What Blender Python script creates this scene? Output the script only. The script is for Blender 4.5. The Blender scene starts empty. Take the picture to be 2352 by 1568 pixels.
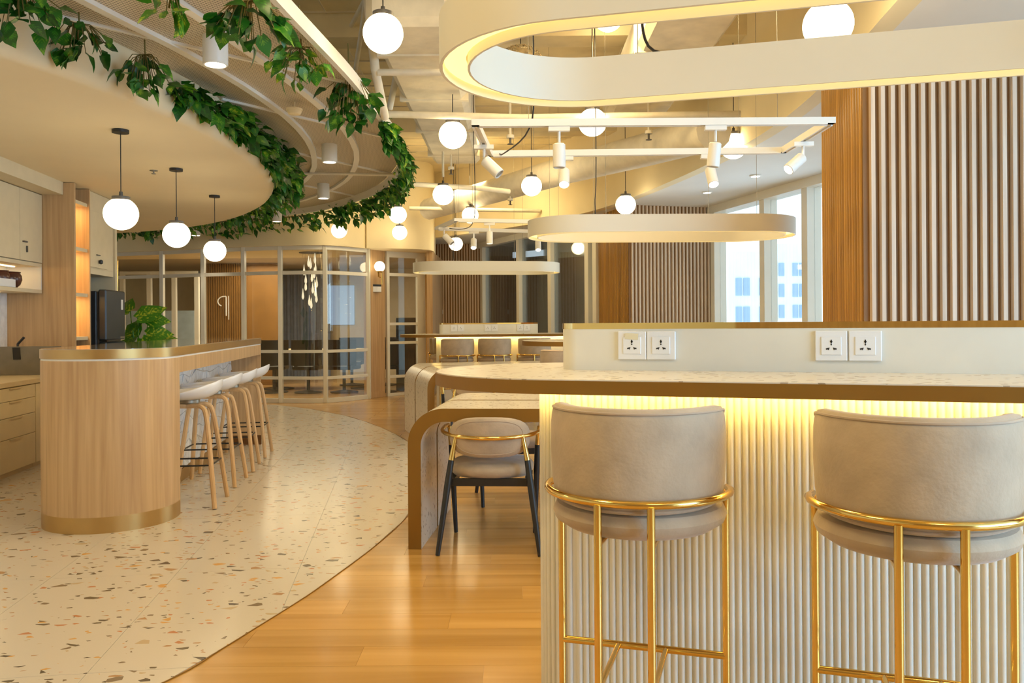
import bpy, bmesh, math, random
from mathutils import Vector, Matrix
random.seed(7)
D = bpy.data
SC = bpy.context.scene
COL = SC.collection
PI = math.pi
rad = math.radians

# ------------------------------------------------------------------ camera
F = 1900.0
CX, HY = 1176.0, 740.0
CAMZ = 1.25
ROLL = 0.0068
cam_d = D.cameras.new('camera'); cam = D.objects.new('camera', cam_d); COL.objects.link(cam)
cam_d.sensor_width = 36.0; cam_d.lens = F / 2352.0 * 36.0
cam_d.shift_y = -(784.0 - HY) / 2352.0
cam_d.clip_start = 0.05; cam_d.clip_end = 400
cam.matrix_world = Matrix.Translation((0, 0, CAMZ)) @ Matrix.Rotation(PI/2, 4, 'X') @ Matrix.Rotation(-ROLL, 4, 'Z')
SC.camera = cam

def ray(px, py):
    u = (px - CX) / F; v = (HY - py) / F
    c, s = math.cos(ROLL), math.sin(ROLL)
    return Vector((u*c + v*s, 1.0, -u*s + v*c))
def P(px, py, Y):
    r = ray(px, py); return Vector((r.x*Y, Y, CAMZ + r.z*Y))
def G(px, py, z=0.0):
    r = ray(px, py); t = (z - CAMZ) / r.z
    return Vector((r.x*t, t, z))

# ------------------------------------------------------------------ world, exposure
w = D.worlds.new('sky'); SC.world = w; w.use_nodes = True
nt = w.node_tree; nt.nodes.clear()
wo = nt.nodes.new('ShaderNodeOutputWorld'); bg = nt.nodes.new('ShaderNodeBackground')
tc = nt.nodes.new('ShaderNodeTexCoord'); sp = nt.nodes.new('ShaderNodeSeparateXYZ')
cr = nt.nodes.new('ShaderNodeValToRGB')
nt.links.new(tc.outputs['Generated'], sp.inputs[0]); nt.links.new(sp.outputs['Z'], cr.inputs[0])
cr.color_ramp.elements[0].position = 0.0; cr.color_ramp.elements[0].color = (0.80, 0.93, 1.0, 1)
cr.color_ramp.elements[1].position = 0.6; cr.color_ramp.elements[1].color = (0.55, 0.80, 1.0, 1)
nt.links.new(cr.outputs[0], bg.inputs[0]); bg.inputs[1].default_value = 2.2
nt.links.new(bg.outputs[0], wo.inputs[0])
SC.view_settings.view_transform = 'Standard'; SC.view_settings.look = 'None'
SC.view_settings.exposure = -0.22; SC.view_settings.gamma = 1.0
SC.view_settings.use_curve_mapping = False

WARM = (1.0, 0.76, 0.42)
def area_light(name, loc, size, power, color, rot=(0, 0, 0), size_y=None):
    l = D.lights.new(name, 'AREA'); l.energy = power; l.color = color; l.size = size
    if size_y: l.shape = 'RECTANGLE'; l.size_y = size_y
    o = D.objects.new(name, l); COL.objects.link(o); o.location = loc; o.rotation_euler = rot
    return o
# daylight entering through the tall windows beside the camera (right hand side, out of the frame)
area_light('daylight', (4.9, -0.8, 1.8), 2.4, 380, (0.36, 0.66, 1.0), (0, rad(90), rad(-22)), 4.0)
area_light('daylight', (3.05, 9.3, 1.3), 1.8, 32, (0.55, 0.80, 1.0), (0, rad(90), rad(32)), 1.8)
# added warm area lights for lounge ambience and bulkhead brightness, without fixtures
area_light('lounge_fill', (-0.6, 12.0, 3.4), 0.9, 50, (1.0, 0.78, 0.40), (rad(20), 0, 0))
for i, (x, y, z, p) in enumerate([(-1.6, 1.0, 3.5, 45), (1.0, -0.6, 3.5, 30), (0.6, 5.9, 3.5, 60), (-0.6, 9.6, 3.5, 60), (0.0, 3.4, 3.5, 40)]):
    area_light('lounge_fill', (x, y, z), 0.7, p*1.05, (1.0, 0.75, 0.37))
for i, (x, y) in enumerate([(-4.2, 3.4), (-4.4, 6.2), (-4.8, 9.0)]):
    area_light('pantry_light', (x, y, 2.645), 0.35, 22, (1.0, 0.78, 0.48))

# ------------------------------------------------------------------ materials
def newmat(name):
    m = D.materials.new(name); m.use_nodes = True
    nt = m.node_tree; b = nt.nodes['Principled BSDF']
    return m, nt, b
def simple(name, col, rough=0.5, metal=0.0, noise=0.0, nscale=8.0, bump=0.0, bscale=60.0, sheen=0.0, coat=0.0):
    m, nt, b = newmat(name)
    b.inputs['Base Color'].default_value = (*col, 1); b.inputs['Roughness'].default_value = rough
    b.inputs['Metallic'].default_value = metal
    if sheen: b.inputs['Sheen Weight'].default_value = sheen; b.inputs['Sheen Roughness'].default_value = 0.4
    if coat: b.inputs['Coat Weight'].default_value = coat; b.inputs['Coat Roughness'].default_value = 0.06
    t = nt.nodes.new('ShaderNodeTexCoord')
    if noise:
        n = nt.nodes.new('ShaderNodeTexNoise'); n.inputs['Scale'].default_value = nscale; n.inputs['Detail'].default_value = 5
        nt.links.new(t.outputs['Object'], n.inputs['Vector'])
        r = nt.nodes.new('ShaderNodeValToRGB')
        r.color_ramp.elements[0].position = 0.3; r.color_ramp.elements[1].position = 0.7
        r.color_ramp.elements[0].color = (*[c*(1-noise) for c in col], 1)
        r.color_ramp.elements[1].color = (*[min(1, c*(1+noise)) for c in col], 1)
        nt.links.new(n.outputs[0], r.inputs[0]); nt.links.new(r.outputs[0], b.inputs['Base Color'])
    if bump:
        n = nt.nodes.new('ShaderNodeTexNoise'); n.inputs['Scale'].default_value = bscale; n.inputs['Detail'].default_value = 3
        nt.links.new(t.outputs['Object'], n.inputs['Vector'])
        bp = nt.nodes.new('ShaderNodeBump'); bp.inputs['Strength'].default_value = bump; bp.inputs['Distance'].default_value = 0.01
        nt.links.new(n.outputs[0], bp.inputs['Height']); nt.links.new(bp.outputs[0], b.inputs['Normal'])
    return m
def emit(name, col, strength):
    m, nt, b = newmat(name)
    b.inputs['Base Color'].default_value = (*[c*0.8 for c in col], 1)
    b.inputs['Emission Color'].default_value = (*col, 1); b.inputs['Emission Strength'].default_value = strength
    return m
def wood(name, c1, c2, axis='Z', scale=1.0, rough=0.5, var=0.25, coat=0.0):
    m, nt, b = newmat(name)
    t = nt.nodes.new('ShaderNodeTexCoord'); mp = nt.nodes.new('ShaderNodeMapping')
    oi = nt.nodes.new('ShaderNodeObjectInfo')
    s = {'X': (1.2, 28, 28), 'Y': (28, 1.2, 28), 'Z': (28, 28, 1.2)}[axis]
    mp.inputs['Scale'].default_value = [q*scale for q in s]
    ad = nt.nodes.new('ShaderNodeVectorMath'); ad.operation = 'ADD'
    ml = nt.nodes.new('ShaderNodeMath'); ml.operation = 'MULTIPLY'; ml.inputs[1].default_value = 37.0
    nt.links.new(oi.outputs['Random'], ml.inputs[0])
    nt.links.new(t.outputs['Object'], mp.inputs[0]); nt.links.new(mp.outputs[0], ad.inputs[0]); nt.links.new(ml.outputs[0], ad.inputs[1])
    n = nt.nodes.new('ShaderNodeTexNoise'); n.inputs['Scale'].default_value = 1.0; n.inputs['Detail'].default_value = 6; n.inputs['Distortion'].default_value = 0.6
    nt.links.new(ad.outputs[0], n.inputs['Vector'])
    r = nt.nodes.new('ShaderNodeValToRGB'); r.color_ramp.elements[0].position = 0.3; r.color_ramp.elements[1].position = 0.72
    r.color_ramp.elements[0].color = (*c1, 1); r.color_ramp.elements[1].color = (*c2, 1)
    nt.links.new(n.outputs[0], r.inputs[0])
    hv = nt.nodes.new('ShaderNodeHueSaturation')
    mr = nt.nodes.new('ShaderNodeMapRange'); mr.inputs[3].default_value = 1 - var; mr.inputs[4].default_value = 1 + var
    nt.links.new(oi.outputs['Random'], mr.inputs[0]); nt.links.new(mr.outputs[0], hv.inputs['Value'])
    nt.links.new(r.outputs[0], hv.inputs['Color']); nt.links.new(hv.outputs[0], b.inputs['Base Color'])
    b.inputs['Roughness'].default_value = rough
    if coat: b.inputs['Coat Weight'].default_value = coat; b.inputs['Coat Roughness'].default_value = 0.12
    return m
def terrazzo(name, base, chips, scale, dens=0.2, rough=0.3, small=True, edge=0.10):
    m, nt, b = newmat(name)
    L = nt.links
    t = nt.nodes.new('ShaderNodeTexCoord')
    geo = nt.nodes.new('ShaderNodeNewGeometry')
    cur = None
    basecol = nt.nodes.new('ShaderNodeRGB'); basecol.outputs[0].default_value = (*base, 1)
    cur = basecol.outputs[0]
    layers = [(scale*3.1, dens*0.8, edge*1.0), (scale*1.7, dens*0.8, edge*1.1), (scale, dens, edge)] if small else [(scale, dens, edge)]
    for k, (sc_, dn, ed) in enumerate(layers):
        mp = nt.nodes.new('ShaderNodeMapping'); mp.inputs['Location'].default_value = (k*3.7, k*1.3, k*0.31)
        mp.inputs['Rotation'].default_value = (0, 0, k*0.7+0.3)
        mp.inputs['Scale'].default_value = (1.0, 1.7, 1.0)
        L.new(geo.outputs['Position'], mp.inputs[0])
        v1 = nt.nodes.new('ShaderNodeTexVoronoi'); v1.feature = 'F1'; v1.inputs['Scale'].default_value = sc_
        v2 = nt.nodes.new('ShaderNodeTexVoronoi'); v2.feature = 'DISTANCE_TO_EDGE'; v2.inputs['Scale'].default_value = sc_
        L.new(mp.outputs[0], v1.inputs['Vector']); L.new(mp.outputs[0], v2.inputs['Vector'])
        sx = nt.nodes.new('ShaderNodeSeparateColor'); L.new(v1.outputs['Color'], sx.inputs[0])
        g1 = nt.nodes.new('ShaderNodeMath'); g1.operation = 'LESS_THAN'; g1.inputs[1].default_value = dn; L.new(sx.outputs[0], g1.inputs[0])
        # chip shrinks by a random amount
        ms = nt.nodes.new('ShaderNodeMath'); ms.operation = 'MULTIPLY_ADD'; ms.inputs[1].default_value = ed*1.2; ms.inputs[2].default_value = ed*0.7
        L.new(sx.outputs[2], ms.inputs[0])
        g2 = nt.nodes.new('ShaderNodeMath'); g2.operation = 'GREATER_THAN'; L.new(v2.outputs['Distance'], g2.inputs[0]); L.new(ms.outputs[0], g2.inputs[1])
        mm = nt.nodes.new('ShaderNodeMath'); mm.operation = 'MULTIPLY'; L.new(g1.outputs[0], mm.inputs[0]); L.new(g2.outputs[0], mm.inputs[1])
        rr = nt.nodes.new('ShaderNodeValToRGB'); rr.color_ramp.interpolation = 'CONSTANT'
        els = rr.color_ramp.elements
        els[0].position = 0; els[0].color = (*chips[0], 1)
        els[1].position = 1.0/len(chips); els[1].color = (*chips[1], 1)
        for q in range(2, len(chips)):
            e = els.new(q/len(chips)); e.color = (*chips[q], 1)
        L.new(sx.outputs[1], rr.inputs[0])
        mx = nt.nodes.new('ShaderNodeMix'); mx.data_type = 'RGBA'
        L.new(mm.outputs[0], mx.inputs[0]); L.new(cur, mx.inputs[6]); L.new(rr.outputs[0], mx.inputs[7])
        cur = mx.outputs[2]
    L.new(cur, b.inputs['Base Color']); b.inputs['Roughness'].default_value = rough
    return m
def glass(name, tint=(0.92, 0.97, 0.97), refl=0.12, rough=0.0, fr=0.7):
    m = D.materials.new(name); m.use_nodes = True; nt = m.node_tree; nt.nodes.clear()
    o = nt.nodes.new('ShaderNodeOutputMaterial'); t = nt.nodes.new('ShaderNodeBsdfTransparent'); g = nt.nodes.new('ShaderNodeBsdfGlossy')
    t.inputs[0].default_value = (*tint, 1); g.inputs['Roughness'].default_value = rough
    lw = nt.nodes.new('ShaderNodeLayerWeight'); lw.inputs[0].default_value = 0.25
    mt = nt.nodes.new('ShaderNodeMath'); mt.operation = 'MULTIPLY_ADD'; mt.inputs[1].default_value = fr; mt.inputs[2].default_value = refl
    nt.links.new(lw.outputs['Fresnel'], mt.inputs[0])
    mx = nt.nodes.new('ShaderNodeMixShader')
    nt.links.new(mt.outputs[0], mx.inputs[0]); nt.links.new(t.outputs[0], mx.inputs[1]); nt.links.new(g.outputs[0], mx.inputs[2]); nt.links.new(mx.outputs[0], o.inputs[0])
    return m

M = {}
M['cream'] = simple('cream_paint', (0.86, 0.74, 0.48), 0.75, noise=0.05, nscale=1.5)
M['slab'] = simple('sprayed_cream_slab', (0.82, 0.71, 0.47), 0.85, noise=0.14, nscale=2.2, bump=0.35, bscale=7)
M['white_ceiling'] = simple('white_ceiling_paint', (0.80, 0.79, 0.76), 0.7, noise=0.02, nscale=2)
M['disc'] = simple('pantry_ceiling_paint', (0.82, 0.70, 0.47), 0.7, noise=0.02, nscale=2)
M['white'] = simple('white_powdercoat', (0.84, 0.82, 0.76), 0.4, noise=0.02, nscale=4)
M['frame_white'] = simple('white_frame_paint', (0.80, 0.78, 0.70), 0.35, noise=0.02, nscale=4)
M['ring_white'] = simple('ring_lamp_paint', (0.82, 0.78, 0.66), 0.45, noise=0.02, nscale=3)
M['duct'] = simple('wrapped_duct_cloth', (0.78, 0.70, 0.53), 0.85, noise=0.12, nscale=5, bump=0.5, bscale=9)
M['pipe'] = simple('painted_pipe', (0.78, 0.71, 0.56), 0.6, noise=0.08, nscale=9)
M['black'] = simple('black_metal', (0.018, 0.018, 0.018), 0.4, noise=0.1)
M['dark'] = simple('dark_cap', (0.09, 0.08, 0.07), 0.45, noise=0.1)
M['wire'] = simple('steel_wire', (0.35, 0.32, 0.26), 0.35, metal=0.8)
M['brass'] = simple('polished_brass', (0.82, 0.56, 0.17), 0.13, metal=1.0, noise=0.05, nscale=12)
M['brass_mirror'] = simple('mirror_brass', (0.95, 0.72, 0.30), 0.03, metal=1.0)
M['bronze'] = simple('brushed_bronze', (0.27, 0.135, 0.018), 0.45, metal=0.35, noise=0.06, nscale=3)
M['bronze_isl'] = simple('brushed_champagne', (0.52, 0.34, 0.13), 0.32, metal=0.75, noise=0.06, nscale=3)
M['velvet'] = simple('taupe_velvet', (0.47, 0.375, 0.27), 0.85, noise=0.16, nscale=9, sheen=0.35, bump=0.12, bscale=90)
M['velvet_pipe'] = simple('taupe_piping', (0.46, 0.36, 0.26), 0.8, noise=0.05, sheen=0.4)
M['oak'] = wood('oak_veneer', (0.47, 0.29, 0.135), (0.64, 0.43, 0.22), 'Z', 1.0, 0.45, 0.02)
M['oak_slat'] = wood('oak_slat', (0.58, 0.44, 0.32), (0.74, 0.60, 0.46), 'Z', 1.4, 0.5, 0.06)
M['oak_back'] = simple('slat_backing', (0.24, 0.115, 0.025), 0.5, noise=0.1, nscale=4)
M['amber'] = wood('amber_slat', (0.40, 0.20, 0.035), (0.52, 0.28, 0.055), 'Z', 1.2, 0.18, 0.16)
M['leg_wood'] = wood('ash_leg', (0.60, 0.38, 0.18), (0.72, 0.48, 0.25), 'Z', 1.5, 0.45, 0.03)
M['plank'] = wood('floor_plank', (0.48, 0.25, 0.05), (0.66, 0.38, 0.11), 'X', 0.35, 0.24, 0.14, coat=0.3)
M['terr'] = terrazzo('terrazzo_floor', (0.62, 0.56, 0.475), [(0.10, 0.075, 0.05), (0.42, 0.24, 0.11), (0.13, 0.10, 0.06), (0.52, 0.40, 0.25), (0.62, 0.34, 0.10), (0.22, 0.16, 0.10), (0.50, 0.22, 0.10)], 12, 0.14, 0.22, True, 0.18)
M['terr_top'] = terrazzo('terrazzo_top', (0.72, 0.66, 0.56), [(0.35, 0.28, 0.20), (0.45, 0.38, 0.30), (0.22, 0.18, 0.14)], 42, 0.22, 0.25, False, 0.17)
M['stone_top'] = simple('polished_stone', (0.42, 0.36, 0.28), 0.06, noise=0.25, nscale=5, coat=0.6)
M['marble'] = simple('white_marble_shard', (0.86, 0.88, 0.90), 0.25, noise=0.12, nscale=14)
M['grout'] = simple('grout', (0.42, 0.44, 0.45), 0.8, noise=0.05)
M['cab'] = simple('cream_cabinet', (0.72, 0.62, 0.42), 0.45, noise=0.03)
M['cab_top'] = simple('cream_worktop', (0.66, 0.54, 0.34), 0.35, noise=0.05)
M['flute'] = simple('cream_flute', (0.79, 0.77, 0.69), 0.5, noise=0.03)
M['plastic'] = simple('white_plastic', (0.86, 0.86, 0.86), 0.3, noise=0.01)
M['seat_white'] = simple('white_shell', (0.82, 0.82, 0.84), 0.25, noise=0.01)
M['fridge'] = simple('dark_steel', (0.055, 0.07, 0.09), 0.28, metal=0.6, noise=0.06)
M['board'] = simple('grey_board', (0.20, 0.18, 0.14), 0.4, noise=0.12)
M['pot'] = simple('dark_glazed_bowl', (0.09, 0.03, 0.018), 0.25, noise=0.2)
M['tape'] = simple('masking_tape', (0.80, 0.72, 0.50), 0.7, noise=0.05)
M['globe'] = emit('globe_glass_lit', (1.0, 0.82, 0.50), 10.0)
M['lamp'] = emit('lamp_face', (1.0, 0.90, 0.70), 14.0)
M['spot_lit'] = emit('spot_face', (1.0, 0.88, 0.66), 20.0)
M['led'] = emit('ring_led', (1.0, 0.74, 0.26), 2.0)
M['ledbar'] = emit('counter_led', (1.0, 0.68, 0.18), 60.0)
M['ledshelf'] = emit('shelf_led', (1.0, 0.66, 0.25), 22.0)
M['down'] = emit('downlight_face', (1.0, 0.92, 0.80), 6.0)
M['glass'] = glass('clear_glass', (0.95, 0.98, 0.98), 0.08, 0.0, 0.5)
M['win_glass'] = glass('window_glass', (0.97, 0.99, 1.0), 0.01, 0.0, 0.12)
M['part_glass'] = glass('partition_glass', (0.82, 0.86, 0.86), 0.16)
M['room_wall'] = simple('meeting_room_wall', (0.62, 0.50, 0.30), 0.7, noise=0.05)
M['room_ceil'] = simple('meeting_room_ceiling', (0.55, 0.46, 0.32), 0.7)
M['blue'] = simple('blue_grey_screen', (0.40, 0.52, 0.62), 0.5, noise=0.1)
M['screen'] = emit('pale_screen', (0.40, 0.55, 0.75), 0.55)
M['curtain'] = simple('slate_curtain', (0.16, 0.19, 0.26), 0.8, noise=0.15)
M['chairblack'] = simple('dark_leather', (0.02, 0.014, 0.010), 0.4, noise=0.2)
M['cab_black'] = simple('black_cabinet', (0.01, 0.01, 0.01), 0.5)
M['stem'] = simple('vine_stem', (0.16, 0.13, 0.03), 0.7, noise=0.2)
M['tower'] = simple('tower_cladding', (0.85, 0.9, 0.92), 0.8, noise=0.05, nscale=0.4)
M['tower_win'] = simple('tower_glazing', (0.36, 0.50, 0.66), 0.3, noise=0.3, nscale=0.2)
M['redwood'] = simple('dark_plinth', (0.16, 0.065, 0.015), 0.4)

def leafmat(name, c, c2):
    m, nt, b = newmat(name); L = nt.links
    uv = nt.nodes.new('ShaderNodeUVMap')
    oi = nt.nodes.new('ShaderNodeObjectInfo')
    g = nt.nodes.new('ShaderNodeNewGeometry')
    n = nt.nodes.new('ShaderNodeTexNoise'); n.inputs['Scale'].default_value = 28; n.inputs['Detail'].default_value = 4
    L.new(g.outputs['Position'], n.inputs['Vector'])
    sx = nt.nodes.new('ShaderNodeSeparateXYZ'); L.new(uv.outputs[0], sx.inputs[0])
    # veins: herring-bone from the midrib
    ab = nt.nodes.new('ShaderNodeMath'); ab.operation = 'ABSOLUTE'; L.new(sx.outputs[0], ab.inputs[0])
    wv = nt.nodes.new('ShaderNodeMath'); wv.operation = 'MULTIPLY_ADD'; wv.inputs[1].default_value = -1.2
    L.new(ab.outputs[0], wv.inputs[0]); L.new(sx.outputs[1], wv.inputs[2])
    mu = nt.nodes.new('ShaderNodeMath'); mu.operation = 'MULTIPLY'; mu.inputs[1].default_value = 38.0; L.new(wv.outputs[0], mu.inputs[0])
    si = nt.nodes.new('ShaderNodeMath'); si.operation = 'SINE'; L.new(mu.outputs[0], si.inputs[0])
    ad = nt.nodes.new('ShaderNodeMath'); ad.operation = 'MULTIPLY_ADD'; ad.inputs[1].default_value = 0.06; L.new(si.outputs[0], ad.inputs[0]); L.new(n.outputs[0], ad.inputs[2])
    cc = nt.nodes.new('ShaderNodeMath'); cc.operation = 'MULTIPLY_ADD'; cc.inputs[1].default_value = -0.45; L.new(ab.outputs[0], cc.inputs[0]); L.new(ad.outputs[0], cc.inputs[2])
    r = nt.nodes.new('ShaderNodeValToRGB'); r.color_ramp.elements[0].position = 0.45; r.color_ramp.elements[1].position = 0.62
    r.color_ramp.elements[0].color = (*c, 1); r.color_ramp.elements[1].color = (*c2, 1)
    L.new(cc.outputs[0], r.inputs[0]); L.new(r.outputs[0], b.inputs['Base Color']); b.inputs['Roughness'].default_value = 0.38
    return m
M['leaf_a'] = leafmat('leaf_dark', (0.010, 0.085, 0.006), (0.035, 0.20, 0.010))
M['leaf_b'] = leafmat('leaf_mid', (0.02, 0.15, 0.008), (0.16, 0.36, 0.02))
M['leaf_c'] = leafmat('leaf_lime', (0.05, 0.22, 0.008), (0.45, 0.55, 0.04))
LEAVES = ['leaf_a', 'leaf_a', 'leaf_b', 'leaf_b', 'leaf_c']

def perforated():
    m, nt, b = newmat('perforated_white_metal'); L = nt.links
    g = nt.nodes.new('ShaderNodeNewGeometry')
    mp = nt.nodes.new('ShaderNodeMapping'); mp.inputs['Scale'].default_value = (55, 55, 0.01); mp.inputs['Rotation'].default_value = (0, 0, 0.6)
    L.new(g.outputs['Position'], mp.inputs[0])
    v = nt.nodes.new('ShaderNodeTexVoronoi'); v.voronoi_dimensions = '2D'; v.inputs['Scale'].default_value = 1.0; v.inputs['Randomness'].default_value = 0.0
    L.new(mp.outputs[0], v.inputs['Vector'])
    r = nt.nodes.new('ShaderNodeValToRGB'); r.color_ramp.elements[0].position = 0.26; r.color_ramp.elements[1].position = 0.36
    r.color_ramp.elements[0].color = (0.20, 0.17, 0.12, 1); r.color_ramp.elements[1].color = (0.68, 0.60, 0.46, 1)
    L.new(v.outputs['Distance'], r.inputs[0]); L.new(r.outputs[0], b.inputs['Base Color']); b.inputs['Roughness'].default_value = 0.45
    return m
M['perf'] = perforated()
def farplank():
    m, nt, b = newmat('far_plank_floor'); L = nt.links
    g = nt.nodes.new('ShaderNodeNewGeometry')
    br = nt.nodes.new('ShaderNodeTexBrick'); br.inputs['Scale'].default_value = 1.0
    br.inputs['Brick Width'].default_value = 1.25; br.inputs['Row Height'].default_value = 0.18; br.inputs['Mortar Size'].default_value = 0.002
    br.inputs['Color1'].default_value = (0.50, 0.29, 0.10, 1); br.inputs['Color2'].default_value = (0.60, 0.37, 0.15, 1); br.inputs['Mortar'].default_value = (0.28, 0.15, 0.05, 1)
    L.new(g.outputs['Position'], br.inputs['Vector']); L.new(br.outputs[0], b.inputs['Base Color']); b.inputs['Roughness'].default_value = 0.22
    return m
M['farplank'] = farplank()

# ------------------------------------------------------------------ mesh builder
class MB:
    def __init__(s): s.v = []; s.f = []; s.sm = []; s.uv = None
    def add(s, vs, fs, smooth=False, xf=None):
        b = len(s.v)
        for p in vs:
            p = Vector(p)
            s.v.append(tuple(xf @ p) if xf is not None else tuple(p))
        for f in fs: s.f.append(tuple(i + b for i in f)); s.sm.append(smooth)
        return s
    def box(s, x0, x1, y0, y1, z0, z1, xf=None):
        vs = [(x0,y0,z0),(x1,y0,z0),(x1,y1,z0),(x0,y1,z0),(x0,y0,z1),(x1,y0,z1),(x1,y1,z1),(x0,y1,z1)]
        return s.add(vs, [(0,3,2,1),(4,5,6,7),(0,1,5,4),(1,2,6,5),(2,3,7,6),(3,0,4,7)], False, xf)
    def cbox(s, x0, x1, y0, y1, z0, z1, c=0.003):
        # box with chamfered vertical and horizontal edges (24 verts)
        xs = (x0, x0+c, x1-c, x1); ys = (y0, y0+c, y1-c, y1); zs = (z0, z0+c, z1-c, z1)
        bm = bmesh.new(); bmesh.ops.create_cube(bm, size=1.0)
        for v in bm.verts:
            v.co = ((x0+x1)/2 + v.co.x*(x1-x0), (y0+y1)/2 + v.co.y*(y1-y0), (z0+z1)/2 + v.co.z*(z1-z0))
        bmesh.ops.bevel(bm, geom=bm.edges[:], offset=c, segments=1, profile=0.5, affect='EDGES')
        s.bm(bm); return s
    def bm(s, bm, smooth=False, xf=None):
        bm.verts.ensure_lookup_table(); bm.verts.index_update()
        s.add([v.co.copy() for v in bm.verts], [[v.index for v in f.verts] for f in bm.faces], smooth, xf); bm.free(); return s
    def prism(s, poly, z0, z1, smooth=False):
        n = len(poly)
        vs = [(p[0], p[1], z0) for p in poly] + [(p[0], p[1], z1) for p in poly]
        s.add(vs, [tuple(range(n-1, -1, -1)), tuple(range(n, 2*n))], False)
        s.add(vs, [(i, (i+1) % n, n + (i+1) % n, n + i) for i in range(n)], smooth); return s
    def wall(s, path, z0, z1, t=0.0, closed=False, smooth=True, side=1):
        # vertical ribbon of thickness t along a plan path
        n = len(path); nr = normals(path, closed)
        a = [Vector((p[0], p[1])) for p in path]; b = [a[i] + nr[i]*t*side for i in range(n)]
        vs = [(p.x,p.y,z0) for p in a] + [(p.x,p.y,z1) for p in a] + [(p.x,p.y,z0) for p in b] + [(p.x,p.y,z1) for p in b]
        rng = range(n if closed else n-1); fs = []
        def q(a0, b0): return [(a0+i, a0+(i+1) % n, b0+(i+1) % n, b0+i) for i in rng]
        s.add(vs, q(0, n), smooth); s.add(vs, q(3*n, 2*n), smooth); s.add(vs, q(n, 3*n) + q(2*n, 0), False)
        if not closed: s.add(vs, [(0, n, 3*n, 2*n), (n-1, 3*n-1, 4*n-1, 2*n-1)], False)
        return s
    def tube(s, path, r, seg=10, closed=False, caps=True, up=(0, 0, 1)):
        n = len(path); P_ = [Vector(p) for p in path]; rr = r if isinstance(r, (list, tuple)) else [r]*n
        rings = []; prev = None
        for i in range(n):
            if closed: t = P_[(i+1) % n] - P_[i-1]
            else: t = P_[min(i+1, n-1)] - P_[max(i-1, 0)]
            t.normalize()
            if prev is None:
                a = Vector(up) if abs(t.dot(Vector(up))) < 0.95 else Vector((1, 0, 0))
                nrm = (a - t*a.dot(t)).normalized()
            else:
                nrm = (prev - t*prev.dot(t)).normalized()
            prev = nrm; bn = t.cross(nrm)
            rings.append([P_[i] + (nrm*math.cos(2*PI*k/seg) + bn*math.sin(2*PI*k/seg))*rr[i] for k in range(seg)])
        vs = [p for rg in rings for p in rg]; fs = []
        for i in range(n if closed else n-1):
            j = (i+1) % n
            for k in range(seg):
                l = (k+1) % seg; fs.append((i*seg+k, i*seg+l, j*seg+l, j*seg+k))
        s.add(vs, fs, True)
        if caps and not closed: s.add(vs, [tuple(range(seg-1, -1, -1)), tuple((n-1)*seg+k for k in range(seg))], False)
        return s
    def lathe(s, prof, seg=24, c=(0, 0, 0), smooth=True, xf=None, cap=True):
        vs = []; n = len(prof)
        for (r, z) in prof:
            for k in range(seg):
                a = 2*PI*k/seg; vs.append((c[0]+r*math.cos(a), c[1]+r*math.sin(a), c[2]+z))
        fs = []
        for i in range(n-1):
            for k in range(seg):
                l = (k+1) % seg; fs.append((i*seg+k, i*seg+l, (i+1)*seg+l, (i+1)*seg+k))
        s.add(vs, fs, smooth, xf)
        if cap: s.add(vs, [tuple(range(seg-1, -1, -1)), tuple((n-1)*seg+k for k in range(seg))], False, xf)
        return s
    def mesh(s, name, mat, sharp=None):
        me = D.meshes.new(name); me.from_pydata(s.v, [], s.f)
        me.polygons.foreach_set('use_smooth', s.sm)
        me.validate()
        bm = bmesh.new(); bm.from_mesh(me)
        if any(s.sm):
            bmesh.ops.remove_doubles(bm, verts=bm.verts[:], dist=1e-5)
        bmesh.ops.recalc_face_normals(bm, faces=bm.faces[:])
        bm.to_mesh(me); bm.free()
        if any(s.sm): me.set_sharp_from_angle(angle=rad(sharp or 38))
        if mat: me.materials.append(M[mat] if isinstance(mat, str) else mat)
        return me
    def obj(s, name, mat, parent=None, sharp=None, loc=None, rz=None):
        return link(name, s.mesh(name, mat, sharp), parent, loc, rz)

def link(name, me, parent=None, loc=None, rz=None):
    o = D.objects.new(name, me); COL.objects.link(o)
    if parent is not None: o.parent = parent
    if loc is not None: o.location = loc
    if rz is not None: o.rotation_euler = (0, 0, rz)
    return o
def normals(path, closed=False):
    n = len(path); out = []
    for i in range(n):
        a = Vector(path[i-1][:2] if (closed or i > 0) else path[i][:2]); b = Vector(path[(i+1) % n][:2] if (closed or i < n-1) else path[i][:2])
        t = (b - a).normalized(); out.append(Vector((t.y, -t.x)))
    return out
def smooth_path(pts, k=6):
    pts = [Vector(p) for p in pts]; out = []
    n = len(pts)
    for i in range(n-1):
        p0 = pts[max(i-1, 0)]; p1 = pts[i]; p2 = pts[i+1]; p3 = pts[min(i+2, n-1)]
        for j in range(k):
            t = j/k
            out.append(0.5*((2*p1) + (-p0+p2)*t + (2*p0-5*p1+4*p2-p3)*t*t + (-p0+3*p1-3*p2+p3)*t**3))
    out.append(pts[-1]); return out
def offset(path, d, closed=False):
    nr = normals(path, closed); return [Vector((p[0], p[1])) + nr[i]*d for i, p in enumerate(path)]
def thing(name, label, cat, loc=(0, 0, 0), rz=0.0, group=None):
    o = D.objects.new(name, None); COL.objects.link(o); o.location = loc; o.rotation_euler = (0, 0, rz)
    o.empty_display_size = 0.1
    o['label'] = label; o['category'] = cat
    if group: o['group'] = group
    return o
def tag(o, label, cat, group=None, kind=None):
    o['label'] = label; o['category'] = cat
    if group: o['group'] = group
    if kind: o['kind'] = kind
    return o
def struct(o): o['kind'] = 'structure'; return o
def stuff(o): o['kind'] = 'stuff'; return o
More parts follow.
